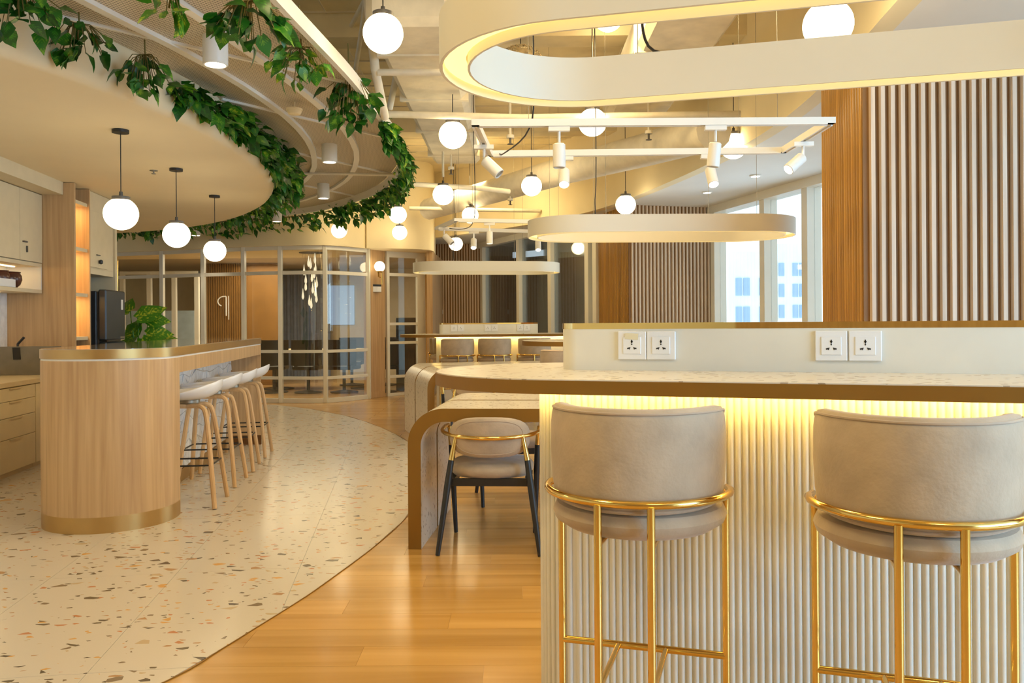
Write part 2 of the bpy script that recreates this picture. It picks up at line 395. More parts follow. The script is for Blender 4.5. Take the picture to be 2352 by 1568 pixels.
def dup(root, loc, rz=None, label=None, group=None):
    r = root.copy(); COL.objects.link(r); r.location = loc
    if rz is not None: r.rotation_euler = (0, 0, rz)
    if label: r['label'] = label
    if group: r['group'] = group
    for ch in list(root.children):
        c = ch.copy(); COL.objects.link(c); c.parent = r
        for g in ch.children:
            d = g.copy(); COL.objects.link(d); d.parent = c
    return r
def arc(cx, cy, r, a0, a1, n):
    return [(cx + r*math.cos(rad(a0 + (a1-a0)*i/n)), cy + r*math.sin(rad(a0 + (a1-a0)*i/n))) for i in range(n+1)]
def stadium(x0, x1, r, cy=0.0, n=16):
    # plan outline counter-clockwise, round at both ends
    return arc(x1, cy, r, -90, 90, n) + arc(x0, cy, r, 90, 270, n)

# frames used below
KR = rad(7.58)                      # pantry / island axis
def K(n, s, z=0.0): return Vector((n*math.cos(KR) - s*math.sin(KR), n*math.sin(KR) + s*math.cos(KR), z))
ER = rad(-16.8)                     # near counter axis

# ================================================================== SETTING
# ---- floor
TERR = [(-9.5, 1.0), (-2.3, 1.2), (-1.6, 2.25), (-1.22, 2.90), (-1.13, 3.17), (-1.06, 3.41), (-0.953, 3.79), (-0.87, 4.17), (-0.785, 4.60), (-0.70, 5.2), (-0.67, 5.8),
        (-0.70, 6.6), (-0.83, 7.6), (-1.086, 8.64), (-1.32, 9.3), (-1.58, 9.91), (-1.92, 10.6), (-2.27, 11.2), (-2.95, 12.1), (-3.64, 12.75), (-5.0, 13.3), (-9.5, 14.2)]
fl = MB().box(-12, 5.4, -6, 20, -0.15, -0.002).obj('floor', 'farplank'); struct(fl)
def convex_clip(poly, clip):
    out = poly
    n = len(clip)
    for i in range(n):
        a = Vector(clip[i]); b = Vector(clip[(i+1) % n]); e = b - a
        inp = out; out = []
        if not inp: return []
        def side(p): return e.x*(p[1]-a.y) - e.y*(p[0]-a.x)
        for j in range(len(inp)):
            p = inp[j]; q = inp[(j+1) % len(inp)]; sp_, sq = side(p), side(q)
            if sp_ >= 0: out.append(p)
            if (sp_ >= 0) != (sq >= 0):
                t = sp_/(sp_-sq); out.append((p[0]+(q[0]-p[0])*t, p[1]+(q[1]-p[1])*t))
    return out
def inside(p, poly, m=0.0):
    for i in range(len(poly)):
        a = Vector(poly[i]); b = Vector(poly[(i+1) % len(poly)]); e = (b-a).normalized()
        if e.x*(p[1]-a.y) - e.y*(p[0]-a.x) < m: return False
    return True
# oak planks, near part of the floor
plank_me = None
for r in range(29):
    y0 = 1.4 + r*0.18; xo = -2.6 - (r*0.47) % 1.25
    if plank_me is None:
        plank_me = MB().box(-0.6245, 0.6245, -0.0893, 0.0893, -0.002, 0.0).mesh('plank', 'plank')
    for k in range(5):
        cx = xo + 0.625 + k*1.25
        if cx - 0.62 > 0.75 + 0.12*(y0-1.4): continue
        if all(inside((cx+dx, y0+dy), TERR, 0.02) for dx in (-0.62, 0.62) for dy in (0, 0.18)): continue
        link('plank', plank_me, fl, (cx, y0+0.09, 0.0))
# terrazzo tiles
tl = MB().prism(TERR, -0.0018, 0.001).obj('floor_terrazzo', 'grout'); struct(tl)
for i in range(-15, 3):
    for j in range(-4, 12):
        n0 = -0.526 + 0.6015*i; s0 = 4.34 + 1.2*j
        q = [K(n0+0.0012, s0+0.0012), K(n0+0.6003, s0+0.0012), K(n0+0.6003, s0+1.1988), K(n0+0.0012, s0+1.1988)]
        q = convex_clip([(p.x, p.y) for p in q], TERR)
        if len(q) < 3: continue
        # tiles wholly out of the picture or under the pantry cupboards are left out
        if max(p[1] for p in q) < 2.3 or all(p[0] < -0.66*p[1]-0.3 for p in q): continue
        MB().prism(q, 0.001, 0.003).obj('tile', 'terr', tl)
bp = smooth_path([Vector(p) for p in TERR[1:19]], 4)
tag(MB().wall(bp, 0.0, 0.0040, 0.004).obj('floor_trim', 'bronze'), 'thin bronze strip along the curved edge between terrazzo and oak floor', 'trim')

# ---- shell
struct(MB().box(-12, 5.4, -6, 20, 3.95, 4.2).obj('ceiling', 'slab'))
struct(MB().box(-12, 5.4, -6.2, -6.0, 0, 3.95).obj('wall_back', 'oak'))
sill = MB(); sill.box(5.2, 5.4, -6, 2.6, 0, 0.5); sill.box(5.2, 5.4, -6, 2.6, 2.85, 3.95)
struct(sill.obj('wall_right', 'cream'))

# pantry side wall
wl = MB(); wl.box(-3.93, -3.83, -6, 9.95, 0, 3.0)
wl.box(-9, -3.83, 9.95, 10.02, 0, 3.0)
o = wl.obj('wall_left', 'cream', None, None, (0, 0, 0), KR); struct(o)
sp_me = MB().box(-3.83, -3.822, 0.5, 8.66, 0.79, 1.58).obj('wall_splashback', 'marble', None, None, (0, 0, 0), KR); struct(sp_me)

# perimeter arc: cream fascia and lower white soffit
ARC = [(1.2, -2.0), (1.5, 0.6), (1.72, 2.4), (1.88, 4.0), (2.08, 5.72), (2.06, 7.25), (1.77, 9.16), (1.2, 11.4), (0.35, 13.0), (-0.6, 14.2), (-1.55, 15.2), (-2.6, 15.9)]
arcp = smooth_path([Vector(p) for p in ARC], 6)
struct(MB().wall(arcp, 2.8, 3.95, 0.12, side=1).obj('ceiling_fascia', 'cream'))
so = MB()
poly = [(p.x, p.y) for p in offset(arcp, 0.12)] + [(-2.6, 19.5), (2.5, 19.5), (2.95, 11.3), (3.53, 8.9), (4.6, 4.4), (5.2, 2.0), (5.2, -2.0)]
so.prism(poly, 2.80, 2.9); struct(so.obj('ceiling_soffit', 'white_ceiling'))

# left bulkhead above the glazed meeting room
GW = [(-7.4, 14.25), (-6.76, 14.1), (-5.84, 13.82), (-5.04, 13.52), (-4.30, 13.27), (-3.67, 13.12), (-2.95, 13.08), (-2.38, 13.72)]
gwp = smooth_path([Vector(p) for p in GW], 8)
bk = [Vector((-9, 14.6))] + gwp[:-1] + [Vector((-2.38, 13.62)), Vector((-1.9, 13.75)), Vector((-1.62, 13.85)), Vector((-1.48, 13.98)), Vector((-1.44, 14.2)), Vector((-1.5, 15.3))]
bkf = offset(bk, 0.10)
poly = [(p.x, p.y) for p in bkf] + [(-9, 15.6)]
struct(MB().prism(poly, 2.48, 3.95, True).obj('wall_bulkhead', 'cream'))
struct(MB().box(-1.46, -1.36, 14.2, 16.6, 0, 2.48).obj('wall_return', 'oak'))

# ---- pantry ceiling disc
INN = [(-6.0, -1.5), (-4.6, 0.9), (-3.5, 2.2), (-2.98, 3.3), (-2.68, 4.2), (-2.50, 4.7), (-2.37, 5.2), (-2.28, 5.7), (-2.22, 6.3), (-2.22, 7.0), (-2.30, 7.8), (-2.50, 8.75), (-3.0, 10.0), (-3.9, 11.35), (-5.1, 12.35), (-6.8, 13.0), (-8.5, 13.2)]
innp = smooth_path([Vector(p) for p in INN], 5)
dm = MB()
rings = []
for (d, z) in [(-0.07, 2.66), (-0.03, 2.672), (-0.008, 2.70), (0.0, 2.74), (0.0, 2.98)]:
    rings.append([(p.x, p.y, z) for p in offset(innp, d)])
n = len(innp)
vs = [p for r_ in rings for p in r_]
dm.add(vs, [(a*n+i, a*n+i+1, (a+1)*n+i+1, (a+1)*n+i) for a in range(4) for i in range(n-1)], True)
bot = rings[0] + [(-11, 13.2, 2.66), (-11, -1.5, 2.66)]
dm.add(bot, [tuple(range(len(bot)))], False)
struct(dm.obj('ceiling_pantry', 'disc'))
# ---- outer rim of the canopy
OUT = [(-2.5, -1.0), (-1.75, 1.0), (-1.42, 2.4), (-1.28, 3.5), (-1.20, 4.51), (-1.11, 5.6), (-1.08, 6.5), (-1.065, 7.2), (-1.075, 8.0), (-1.25, 9.1), (-1.78, 10.6), (-2.75, 12.0), (-3.75, 12.7), (-5.3, 13.2), (-8.5, 13.7)]
outp = smooth_path([Vector(p) for p in OUT], 6)
can = thing('ceiling_canopy', 'curved perforated white metal canopy band between pantry ceiling and open ceiling', 'canopy', (0, 0, 0))
MB().wall(outp, 2.895, 2.985, 0.035).obj('fascia_strip', 'white', can)
def resample(path, N):
    L_ = [0.0]
    for i in range(1, len(path)): L_.append(L_[-1] + (path[i]-path[i-1]).length)
    out = []
    for k in range(N+1):
        d = L_[-1]*k/N; i = 1
        while i < len(L_)-1 and L_[i] < d: i += 1
        t = (d - L_[i-1])/max(1e-9, L_[i]-L_[i-1]); out.append(path[i-1].lerp(path[i], t))
    return out
NP = 44
ia = resample(innp, NP); ob = resample(outp, NP)
def band(i, t): return ia[i].lerp(ob[i], t)
for seg in range(11):
    for r_ in range(3):
        t0, t1 = r_/3 + 0.012, (r_+1)/3 - 0.012
        if seg >= 10: continue
        mb = MB(); i0 = seg*4
        pl = [band(i0+q, t1) for q in range(5)] + [band(i0+q, t0) for q in range(4, -1, -1)]
        vs = [(p.x, p.y, 2.972) for p in pl] + [(p.x, p.y, 2.985) for p in pl]
        m_ = len(pl)
        fs = [(a, a+1, m_-2-a, m_-1-a) for a in range(4)] + [(m_+a, m_+m_-1-a, m_+m_-2-a, m_+a+1) for a in range(4)] + [(a, (a+1) % m_, m_+(a+1) % m_, m_+a) for a in range(m_)]
        mb.add(vs, fs); mb.obj('mesh_panel', 'perf', can)
for t in (1/3, 2/3):
    c_ = [band(i, t) for i in range(NP+1)]
    MB().wall(offset(c_, -0.04), 2.945, 2.973, 0.055).obj('curved_rib', 'white', can)
    MB().wall(offset(c_, -0.06), 2.975, 3.0, 0.012).obj('curved_rib', 'white', can)
for i in range(4, NP-3, 4):
    a, b = band(i, 0.01), band(i, 0.985)
    MB().wall([a, b], 2.955, 2.972, 0.025, smooth=False).obj('cross_rib', 'white', can)

# ---- glazed meeting room wall
gw = thing('window_partition', 'curved white framed glass wall of the meeting room behind the island', 'partition', (0, 0, 0))
gw['kind'] = 'structure'
ks = [i*8 for i in range(len(GW))]
for idx, i in enumerate(ks):
    p = gwp[min(i, len(gwp)-1)]
    MB().cbox(p.x-0.03, p.x+0.03, p.y-0.045, p.y+0.045, 0, 2.48, 0.004).obj('mullion', 'frame_white', gw)
for (z0, z1) in ((0.0, 0.07), (0.37, 0.415), (0.79, 0.835), (2.03, 2.085), (2.42, 2.48)):
    for k in range(len(ks)-1):
        seg = gwp[ks[k]:ks[k+1]+1]
        if z0 in (0.37, 0.79) and k < 1: continue
        MB().wall(offset(seg, 0.025), z0, z1, 0.05, side=-1).obj('rail', 'frame_white', gw)
zz = [(0.07, 0.37), (0.415, 0.79), (0.835, 2.03), (2.085, 2.42)]
for k in range(len(ks)-1):
    seg = gwp[ks[k]:ks[k+1]+1]
    for (z0, z1) in zz:
        MB().wall(seg, z0, z1, 0.008).obj('glass_pane', 'glass', gw)
# oak pier
pier = [(-2.35, 13.78), (-2.17, 14.12), (-2.30, 14.30), (-2.50, 13.95)]
struct(MB().prism(pier, 0.10, 2.48).obj('wall_pier', 'oak')); struct(MB().prism([(a*1.0+0.0, b) for a, b in pier], 0.0, 0.10).obj('baseboard_pier', 'oak'))
# glazed door
dr = thing('door_1', 'white framed glass door right of the oak pier', 'door', (-2.15, 14.16, 0), math.atan2(0.38, 0.50)); dr['kind'] = 'structure'
DL = 0.66
for (x0, x1, z0, z1) in ((0, 0.05, 0, 2.48), (DL-0.06, DL, 0, 2.48), (DL+0.0, DL+0.10, 0, 2.48)):
    MB().box(x0, x1, -0.03, 0.03, z0, z1).obj('door_stile', 'frame_white', dr)
for (z0, z1) in ((0, 0.05), (0.31, 0.355), (0.89, 0.935), (1.215, 1.26), (2.06, 2.11), (2.38, 2.48)):
    MB().box(0.05, DL-0.06, -0.025, 0.025, z0, z1).obj('door_rail', 'frame_white', dr)
for (z0, z1) in ((0.05, 0.31), (0.355, 0.89), (0.935, 1.215), (1.26, 2.06), (2.11, 2.38)):
    MB().box(0.05, DL-0.06, -0.004, 0.004, z0, z1).obj('glass_pane', 'glass', dr)

# ---- inside the meeting room
struct(MB().box(-9, -1.5, 19.0, 19.2, 0, 2.7).obj('wall_far', 'room_wall'))
struct(MB().box(-9.2, -9, 9, 19.2, 0, 2.7).obj('wall_far_left', 'room_wall'))
struct(MB().prism([(p.x, p.y) for p in offset(gwp, -0.1)] + [(-1.5, 14.6), (-1.5, 19), (-9, 19)], 2.50, 2.56).obj('ceiling_far', 'room_ceil'))
for x, y, w_ in ((-5.4, 15.4, 'left'), (-3.9, 14.6, 'nearest the glass'), (-2.9, 16.5, 'deepest in the room')):
    tag(MB().lathe([(0.05, 0), (0.05, 0.01)], 16, (x, y, 2.488)).obj('recessed_light', 'down'), 'small round recessed light in the meeting room ceiling, ' + w_, 'downlight', 'recessed lights in the meeting room')
area_light('meeting_room_fill', (-4.4, 15.6, 2.45), 2.4, 150, (1.0, 0.80, 0.52))  # wide fill added to brighten the room behind the glass, not a fixture
# slatted feature wall and curtain strips in the room
sw = MB()
for i in range(18): sw.box(-6.24 + i*0.047, -6.214 + i*0.047, 16.9, 16.93, 0, 2.49)
sw.box(-6.25, -4.75, 16.93, 16.98, 0, 2.49)
o = sw.obj('slat_screen', 'oak_back'); tag(o, 'brown slatted timber screen standing inside the meeting room', 'screen')
struct(MB().box(-8.8, -6.38, 16.6, 16.7, 0, 1.53).obj('wall_low', 'blue'))
def room_panel(name, px0, px1, py0, py1, Y, mat, label, cat):
    a = P(px0, py1, Y); b = P(px1, py0, Y)
    o = MB().cbox(a.x, b.x, Y, Y+0.05, a.z, b.z, 0.01).obj(name, mat); return tag(o, label, cat)
room_panel('projection_screen', 752, 813, 655, 746, 18.94, 'screen', 'pale blue lit screen on the far wall of the meeting room', 'screen')
cu = MB()
for i in range(15): cu.lathe([(0.05, 0.02), (0.05, 2.4)], 8, (P(642, 0, 18.7).x + i*0.075, 18.7 + 0.03*(i % 2), 0))
tag(cu.obj('curtain', 'curtain'), 'slate blue curtain folds in the meeting room left of screen', 'curtain')
tag(MB().cbox(-2.15, -1.8, 15.3, 15.7, 0, 1.35, 0.01).obj('tall_cabinet', 'cab_black'), 'black cabinet standing inside behind the glass door', 'cabinet')
ip = thing('inner_partition', 'second white framed screen seen through the left panes of the meeting room', 'partition', (0, 0, 0))
for px in (282, 344, 401, 453):
    q = P(px, 740, 16.0); MB().box(q.x-0.04, q.x+0.04, 15.96, 16.04, 0, 2.28).obj('mullion', 'frame_white', ip)
a_, b_ = P(282, 740, 16.0), P(453, 740, 16.0)
for z_ in (2.22, 0.0): MB().box(a_.x-0.04, b_.x+0.04, 15.965, 16.035, z_, z_+0.06).obj('rail', 'frame_white', ip)
# neon sign
fs = thing('wall_sign', 'white outlined letter sign on the brown slatted screen', 'sign', (P(516, 705, 16.84).x, 16.84, P(516, 700, 16.84).z))
fs_mb = MB(); pts = [(0.03, 0, -0.22), (0.03, 0, 0.17)]
fs_mb.tube(pts, 0.012, 6); fs_mb.tube([(0.03, 0, 0.17)] + [(-0.02 - 0.12*math.sin(a), 0, 0.07 + 0.10*math.cos(a)) for a in [i*PI/8 for i in range(8)]], 0.012, 6)
fs_mb.tube([(0.08, 0, -0.30), (0.08, 0, 0.18)], 0.008, 6)
fs_mb.obj('letter', 'plastic', fs)
# conference table and chairs
ct = thing('meeting_table', 'long meeting table with pale top behind the glass wall', 'table', (-3.4, 15.9, 0))
MB().cbox(-1.6, 1.1, -0.5, 0.5, 0.72, 0.76, 0.005).obj('table_top', 'cab_top', ct)
for sx in (-1.1, 0.6):
    MB().lathe([(0.30, 0.0), (0.30, 0.02), (0.05, 0.05), (0.05, 0.72)], 20, (sx, 0, 0)).obj('pedestal', 'dark', ct)
def room_chair():
    t = thing('meeting_chair', 'dark high backed chair at the meeting table', 'chair', (0, 0, 0), 0, 'dark chairs around the meeting table')
    MB().cbox(-0.24, 0.24, -0.23, 0.23, 0.42, 0.50, 0.02).obj('seat', 'chairblack', t)
    bpth = arc(0, 0.0, 0.26, 200, 340, 10)
    MB().wall(bpth, 0.50, 0.96, 0.04).obj('backrest', 'chairblack', t)
    MB().lathe([(0.25, 0.0), (0.25, 0.02), (0.03, 0.05), (0.03, 0.42)], 14).obj('pedestal', 'dark', t)
    return t
rc = room_chair()
for i, (x, y, a) in enumerate([(-4.35, 15.1, 0.1), (-3.7, 15.0, 0.0), (-3.05, 15.0, -0.2), (-2.35, 15.05, 0.2), (-3.25, 16.75, PI), (-2.6, 16.75, PI)]):
    cl = ['leftmost dark high backed chair on the near side of the meeting table', 'dark high backed chair second from left on the near side of the meeting table', 'dark high backed chair third from left on the near side of the meeting table',
          'rightmost dark high backed chair on the near side of the meeting table', 'left dark chair on the far side of the meeting table', 'right dark chair on the far side of the meeting table'][i]
    rc['label'] = cl if i == 0 else rc['label']
    (dup(rc, (x, y, 0), a, cl) if i else rc)
    if i == 0: rc.location = (x, y, 0); rc.rotation_euler = (0, 0, a)
# glass drop chandelier
ch = thing('drop_chandelier', 'cluster of hanging glass drops inside the corner of the meeting room', 'chandelier', (-3.45, 14.3, 2.5))
MB().lathe([(0.22, -0.03), (0.22, 0.0)], 24).obj('ceiling_plate', 'dark', ch)
dp = MB().lathe([(0.003, 0.10), (0.008, 0.05), (0.020, -0.01), (0.022, -0.05), (0.012, -0.08), (0.002, -0.09)], 10).mesh('glass_drop', emit('drop_glass', (1.0, 0.88, 0.62), 1.0))
for i in range(16):
    a = i*2.4; r_ = 0.05 + 0.14*((i*7) % 5)/5
    x, y, z = r_*math.cos(a), r_*math.sin(a), -0.12 - 0.052*i
    link('glass_drop', dp, ch, (x, y, z)); MB().tube([(x, y, z+0.09), (x, y, -0.02)], 0.0015, 5).obj('drop_wire', 'wire', ch)

# ---- slatted columns
slatN = MB().prism([(-0.0135, 0), (-0.009, -0.022), (0.009, -0.022), (0.0135, 0)], 0, 1.0)
def slat_face(par, p0, p1, pitch, z0, z1, mat, w=0.030, d=0.026):
    a = Vector(p0); b = Vector(p1); L_ = (b-a).length; n_ = int(L_/pitch); ang = math.atan2(b.y-a.y, b.x-a.x)
    prof_ = [(-w*0.5, 0), (-w*0.36, -d), (w*0.36, -d), (w*0.5, 0)] if mat != 'amber' else [(0.0115*math.cos(rad(q)), 0.0125*math.sin(rad(q))) for q in range(180, 361, 22)]
    me = MB().prism(prof_, z0, z1, mat == 'amber').mesh('slat', mat, 60)
    for i in range(n_):
        p = a + (b-a)*((i+0.5)/n_)
        link('slat', me, par, (p.x, p.y, 0), ang)
def slat_face_one(par, p0, p1, pitch, z0, z1, mat, w=0.030, d=0.026):
    a = Vector(p0); b = Vector(p1); L_ = (b-a).length; n_ = int(L_/pitch); t = (b-a).normalized(); nr = Vector((t.y, -t.x)); mb = MB()
    for i in range(n_):
        c = a + (b-a)*((i+0.5)/n_)
        q = [c - t*w*0.5, c - t*w*0.36 + nr*d, c + t*w*0.36 + nr*d, c + t*w*0.5]
        mb.prism([(v.x, v.y) for v in q], z0, z1)
    return stuff(mb.obj('slat_field', mat, par))
def column(name, corner, front_dir, front_len, side_dir, side_len, label, big=True, pitch=0.0515):
    c = Vector(corner); f = Vector(front_dir).normalized(); s_ = Vector(side_dir).normalized()
    A = c; B = c + f*front_len; Cc = c + s_*side_len; Dd = B + s_*side_len
    par = MB().prism([(p.x, p.y) for p in (A, B, Dd, Cc)], 0, 2.8).obj(name, 'oak_back'); par['kind'] = 'structure'
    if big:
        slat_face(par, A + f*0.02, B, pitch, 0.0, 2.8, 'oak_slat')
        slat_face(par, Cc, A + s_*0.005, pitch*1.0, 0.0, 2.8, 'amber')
    else:
        slat_face_one(par, A + f*0.02, B, pitch, 0.0, 2.8, 'oak_slat'); slat_face_one(par, Cc, A + s_*0.005, pitch, 0.0, 2.8, 'amber')
    return par
column('wall_column', (1.937, 4.55), (0.995, -0.1), 1.75, (0.127, 0.99), 0.90, '')
column('wall_column', (1.557, 11.0), (0.966, 0.26), 1.25, (-0.26, 0.966), 1.1, '')
column('wall_column', (-1.60, 16.3), (1.0, -0.05), 1.02, (-0.25, 0.97), 0.7, '', big=False)

# ---- windows
def px_on(p0, p1, px):
    a = Vector(p0); b = Vector(p1); r_ = (px-CX)/F; d_ = b-a
    return (r_*a.y - a.x)/(d_.x - r_*d_.y)
def window_wall(name, p0, p1, muls, zt, glassm, mull='frame_white', mw=0.07, md=0.15, z0=0.0, bands=(0.0, 0.10)):
    a = Vector(p0); b = Vector(p1); L_ = (b-a).length; ang = math.atan2(b.y-a.y, b.x-a.x)
    t = D.objects.new(name, None); COL.objects.link(t); t.location = (a.x, a.y, 0); t.rotation_euler = (0, 0, ang); t['kind'] = 'structure'
    for m_ in muls: MB().cbox(m_*L_-mw/2, m_*L_+mw/2, -md/2, md/2, z0, zt, 0.004).obj('mullion', mull, t)
    MB().box(0, L_, -md/2-0.02, md/2+0.02, zt-0.10, zt).obj('head_frame', mull, t); MB().box(0, L_, -md/2, md/2, 0, 0.12).obj('sill_frame', mull, t)
    for i in range(len(muls)-1):
        x0 = muls[i]*L_+mw/2; x1 = muls[i+1]*L_-mw/2
        MB().box(x0, x1, -0.006, 0.006, 0.12, zt-0.10).obj('pane', glassm, t)
        MB().box(x1-0.02, x1, -0.02, 0.02, 0.12, zt-0.10).obj('pane_frame', 'dark', t)
    return t
w1a = (2.76, 11.36); w1b = (3.34, 8.94)
dW = Vector(w1b) - Vector(w1a)
e1 = Vector(w1a) + dW*2.6
window_wall('window_1', w1a, (e1.x, e1.y), [px_on(w1a, (e1.x, e1.y), q) for q in (1651, 1766, 1865)] + [0.56, 0.72, 0.88, 0.99], 2.8, 'win_glass', mw=0.11, md=0.18)
window_wall('window_2', (-0.60, 16.25), (1.28, 12.1), [px_on((-0.60, 16.25), (1.28, 12.1), q) for q in (1114, 1198, 1271, 1357)] + [0.995], 2.8, 'part_glass', mw=0.11)
# room behind the second window band
wb = MB()
for (x0, x1) in ((-1.4, 0.88), (1.06, 1.70), (2.02, 2.5)): wb.box(x0, x1, 19.3, 19.5, 0, 2.8)
struct(wb.obj('wall_beyond', 'room_wall'))
tmpw = MB().box(-0.4, 0.6, 18.2, 18.3, 0, 2.7).obj('wall_panel', 'oak_back'); struct(tmpw)
slat_face_one(tmpw, (-0.4, 18.19), (0.6, 18.19), 0.06, 0, 2.7, 'oak_slat')
tmpw = MB().box(0.85, 1.35, 17.2, 17.3, 0, 2.7).obj('wall_panel', 'oak_back'); struct(tmpw)
slat_face_one(tmpw, (0.85, 17.19), (1.35, 17.19), 0.06, 0, 2.7, 'oak_slat')

# ---- city outside
def tower(px0, px1, pyt, Y, cols, label):
    a = P(px0, 740, Y); b = P(px1, 740, Y); zt = P(px0, pyt, Y).z; wd = b.x - a.x
    t = thing('tower_block', label, 'building', (a.x, Y, 0))
    MB().box(0, wd, 0, wd*0.8, -40, zt).obj('wall', 'tower', t)
    fh = 3.3; zc = zt - 3; me = None
    cw = wd/cols
    wm = MB().box(0, cw*0.78, -0.15, 0.1, 0, fh*0.62).mesh('window', 'tower_win')
    while zc > -6:
        for c in range(cols):
            if c % 3 == 2: continue
            link('window', wm, t, (cw*(c+0.11), 0, zc - fh*0.62))
        zc -= fh
tower(1688, 1760, 578, 95, 4, 'pale high-rise block with blue glazing seen through the window, nearer of two')
tower(1772, 1866, 560, 130, 6, 'hazy wide high-rise right of the nearer block behind the glass')

# ---- recessed soffit lights
for i, (px, py) in enumerate([(1735, 403), (1624, 441)]):
    p = G(px, py, 2.797)
    t = thing('recessed_light', 'round recessed light in the white soffit, %s' % ('nearer to the slatted wall' if i == 0 else 'further back over the window'), 'downlight', (p.x, p.y, 2.79))
    MB().lathe([(0.055, -0.004), (0.062, 0.0), (0.062, 0.008)], 24).obj('trim_ring', 'white', t)
    MB().lathe([(0.045, -0.006), (0.045, 0.0)], 20).obj('lamp_face', 'down', t)

# ---- open ceiling services
def pipe(pts, r, label, mat='pipe', name='ceiling_pipe'):
    o = MB().tube(pts, r, 12).obj(name, mat); return tag(o, label, 'duct' if r > 0.12 else 'pipe')
def rectduct(x0, x1, y0, y1, z0, z1, label):
    t = thing('air_duct', label, 'duct', ((x0+x1)/2, y0, z0))
    w_ = (x1-x0)/2
    MB().cbox(-w_, w_, 0, y1-y0, 0, z1-z0, 0.05).obj('duct_body', 'duct', t)
    k = 0.6
    while k < y1-y0:
        MB().box(-w_-0.015, w_+0.015, k, k+0.05, -0.015, z1-z0+0.01).obj('duct_flange', 'duct', t); k += 1.2
rectduct(-0.95, -0.38, 5.4, 10.2, 3.2, 3.60, 'large wrapped cream rectangular duct running back over the lounge')
rectduct(0.95, 1.55, 4.4, 8.6, 3.28, 3.60, 'wrapped rectangular duct seen through the nearest ring lamp')
pipe([P(985, 480, 13.2), P(1130, 440, 11.6), P(1300, 390, 9.9), P(1480, 345, 8.4), P(1640, 300, 7.1)], 0.17, 'thick round cream duct rising to the right under the slab')
pipe([P(838, -60, 6.0), P(862, 160, 6.2), P(884, 268, 6.6), P(880, 262, 7.2)], 0.034, 'thick cream pipe dropping beside the nearest globe lamp')
pipe([P(868, 166, 6.2), P(1060, 166, 6.2), P(1300, 170, 6.3)], 0.026, 'horizontal cream pipe behind the first globe lamp')
pipe([P(885, 262, 7.0), P(1200, 270, 7.0), P(1700, 262, 7.0)], 0.030, 'long horizontal cream pipe above the track lights')
pipe([P(900, 420, 9.6), P(1100, 432, 9.8), P(1170, 440, 10.0)], 0.030, 'short cream pipe behind the middle globe lamps')
pipe([P(940, 478, 12.5), P(1240, 484, 12.8)], 0.03, 'farthest horizontal pipe near the meeting room bulkhead')
pipe([P(790, 90, 7.5), P(860, -40, 6.4)], 0.02, 'slanting thin pipe left of the nearest globe lamp')
pipe([P(815, 170, 7.5), P(835, 40, 6.8), P(842, -40, 6.4)], 0.02, 'second slanting pipe left of the thick dropping pipe')
pipe([P(915, 150, 7.2), P(895, 250, 7.4)], 0.028, 'short diagonal brace pipe under the horizontal pipe')
pipe([P(560, 275, 7.6), P(740, 275, 7.6), P(880, 275, 7.6)], 0.018, 'thin conduit crossing under the perforated canopy')
pipe([P(700, 398, 9.3), P(800, 399, 9.3), P(930, 402, 9.3)], 0.018, 'second thin conduit crossing under the far canopy')
for Y in (7.2, 10.8):
    struct(MB().box(-2.6, 2.4, Y, Y+0.30, 3.74, 3.95).obj('ceiling_beam', 'slab'))
sm = MB()
for k in range(22): sm.box(-2.6, 2.2, 4.0+k*0.45, 4.012+k*0.45, 3.938, 3.952)
for k in range(6): sm.box(-2.5+k*0.9, -2.49+k*0.9, 4.0, 14.0, 3.942, 3.952)
struct((sm.obj('ceiling_seam', 'duct')))
# slab seams
for i in range(9):
    pass
def sprinkler(p, label):
    t = thing('sprinkler_head', label, 'sprinkler', p)
    MB().lathe([(0.035, 0.03), (0.035, 0.06), (0.012, 0.062), (0.012, 0.35)], 14).obj('escutcheon', 'pipe', t)
    MB().lathe([(0.010, 0.03), (0.010, -0.02), (0.028, -0.022), (0.028, -0.026)], 12).obj('deflector', 'dark', t)
for px, py, Y, l in ((1172, 325, 7.6, 'sprinkler under the slab left of the track lights'), (1172, 466, 11, 'farther sprinkler below the cream duct'), (1036, 395, 9.6, 'sprinkler left of the second row of globes'), (1490, 315, 7.6, 'sprinkler behind the upper track bar')):
    sprinkler(P(px, py, Y), l)
sp1 = P(353, 395, 5.9); t = thing('sprinkler_head', 'small sprinkler on the pantry ceiling beside the middle pendant', 'sprinkler', (sp1.x*2.66/2.66, sp1.y, 2.66))
p_ = G(353, 391, 2.66); t.location = (p_.x, p_.y, 2.66)
MB().lathe([(0.035, -0.006), (0.035, 0.0)], 16).obj('escutcheon', 'wire', t); MB().lathe([(0.007, -0.03), (0.007, -0.006)], 10).obj('stem', 'wire', t); MB().lathe([(0.02, -0.034), (0.02, -0.03)], 12).obj('deflector', 'wire', t)
p_ = G(676, 243, 2.94)
t = thing('smoke_detector', 'round white smoke detector on the perforated canopy', 'detector', (p_.x, p_.y, 2.905))
MB().lathe([(0.03, -0.035), (0.045, -0.03), (0.055, -0.012), (0.055, 0.0)], 24).obj('sensor_body', 'cream', t); MB().lathe([(0.062, 0.0), (0.062, 0.012)], 24).obj('base_plate', 'cream', t)
MB().lathe([(0.008, 0.012), (0.008, 0.067)], 8).obj('stem', 'cream', t)

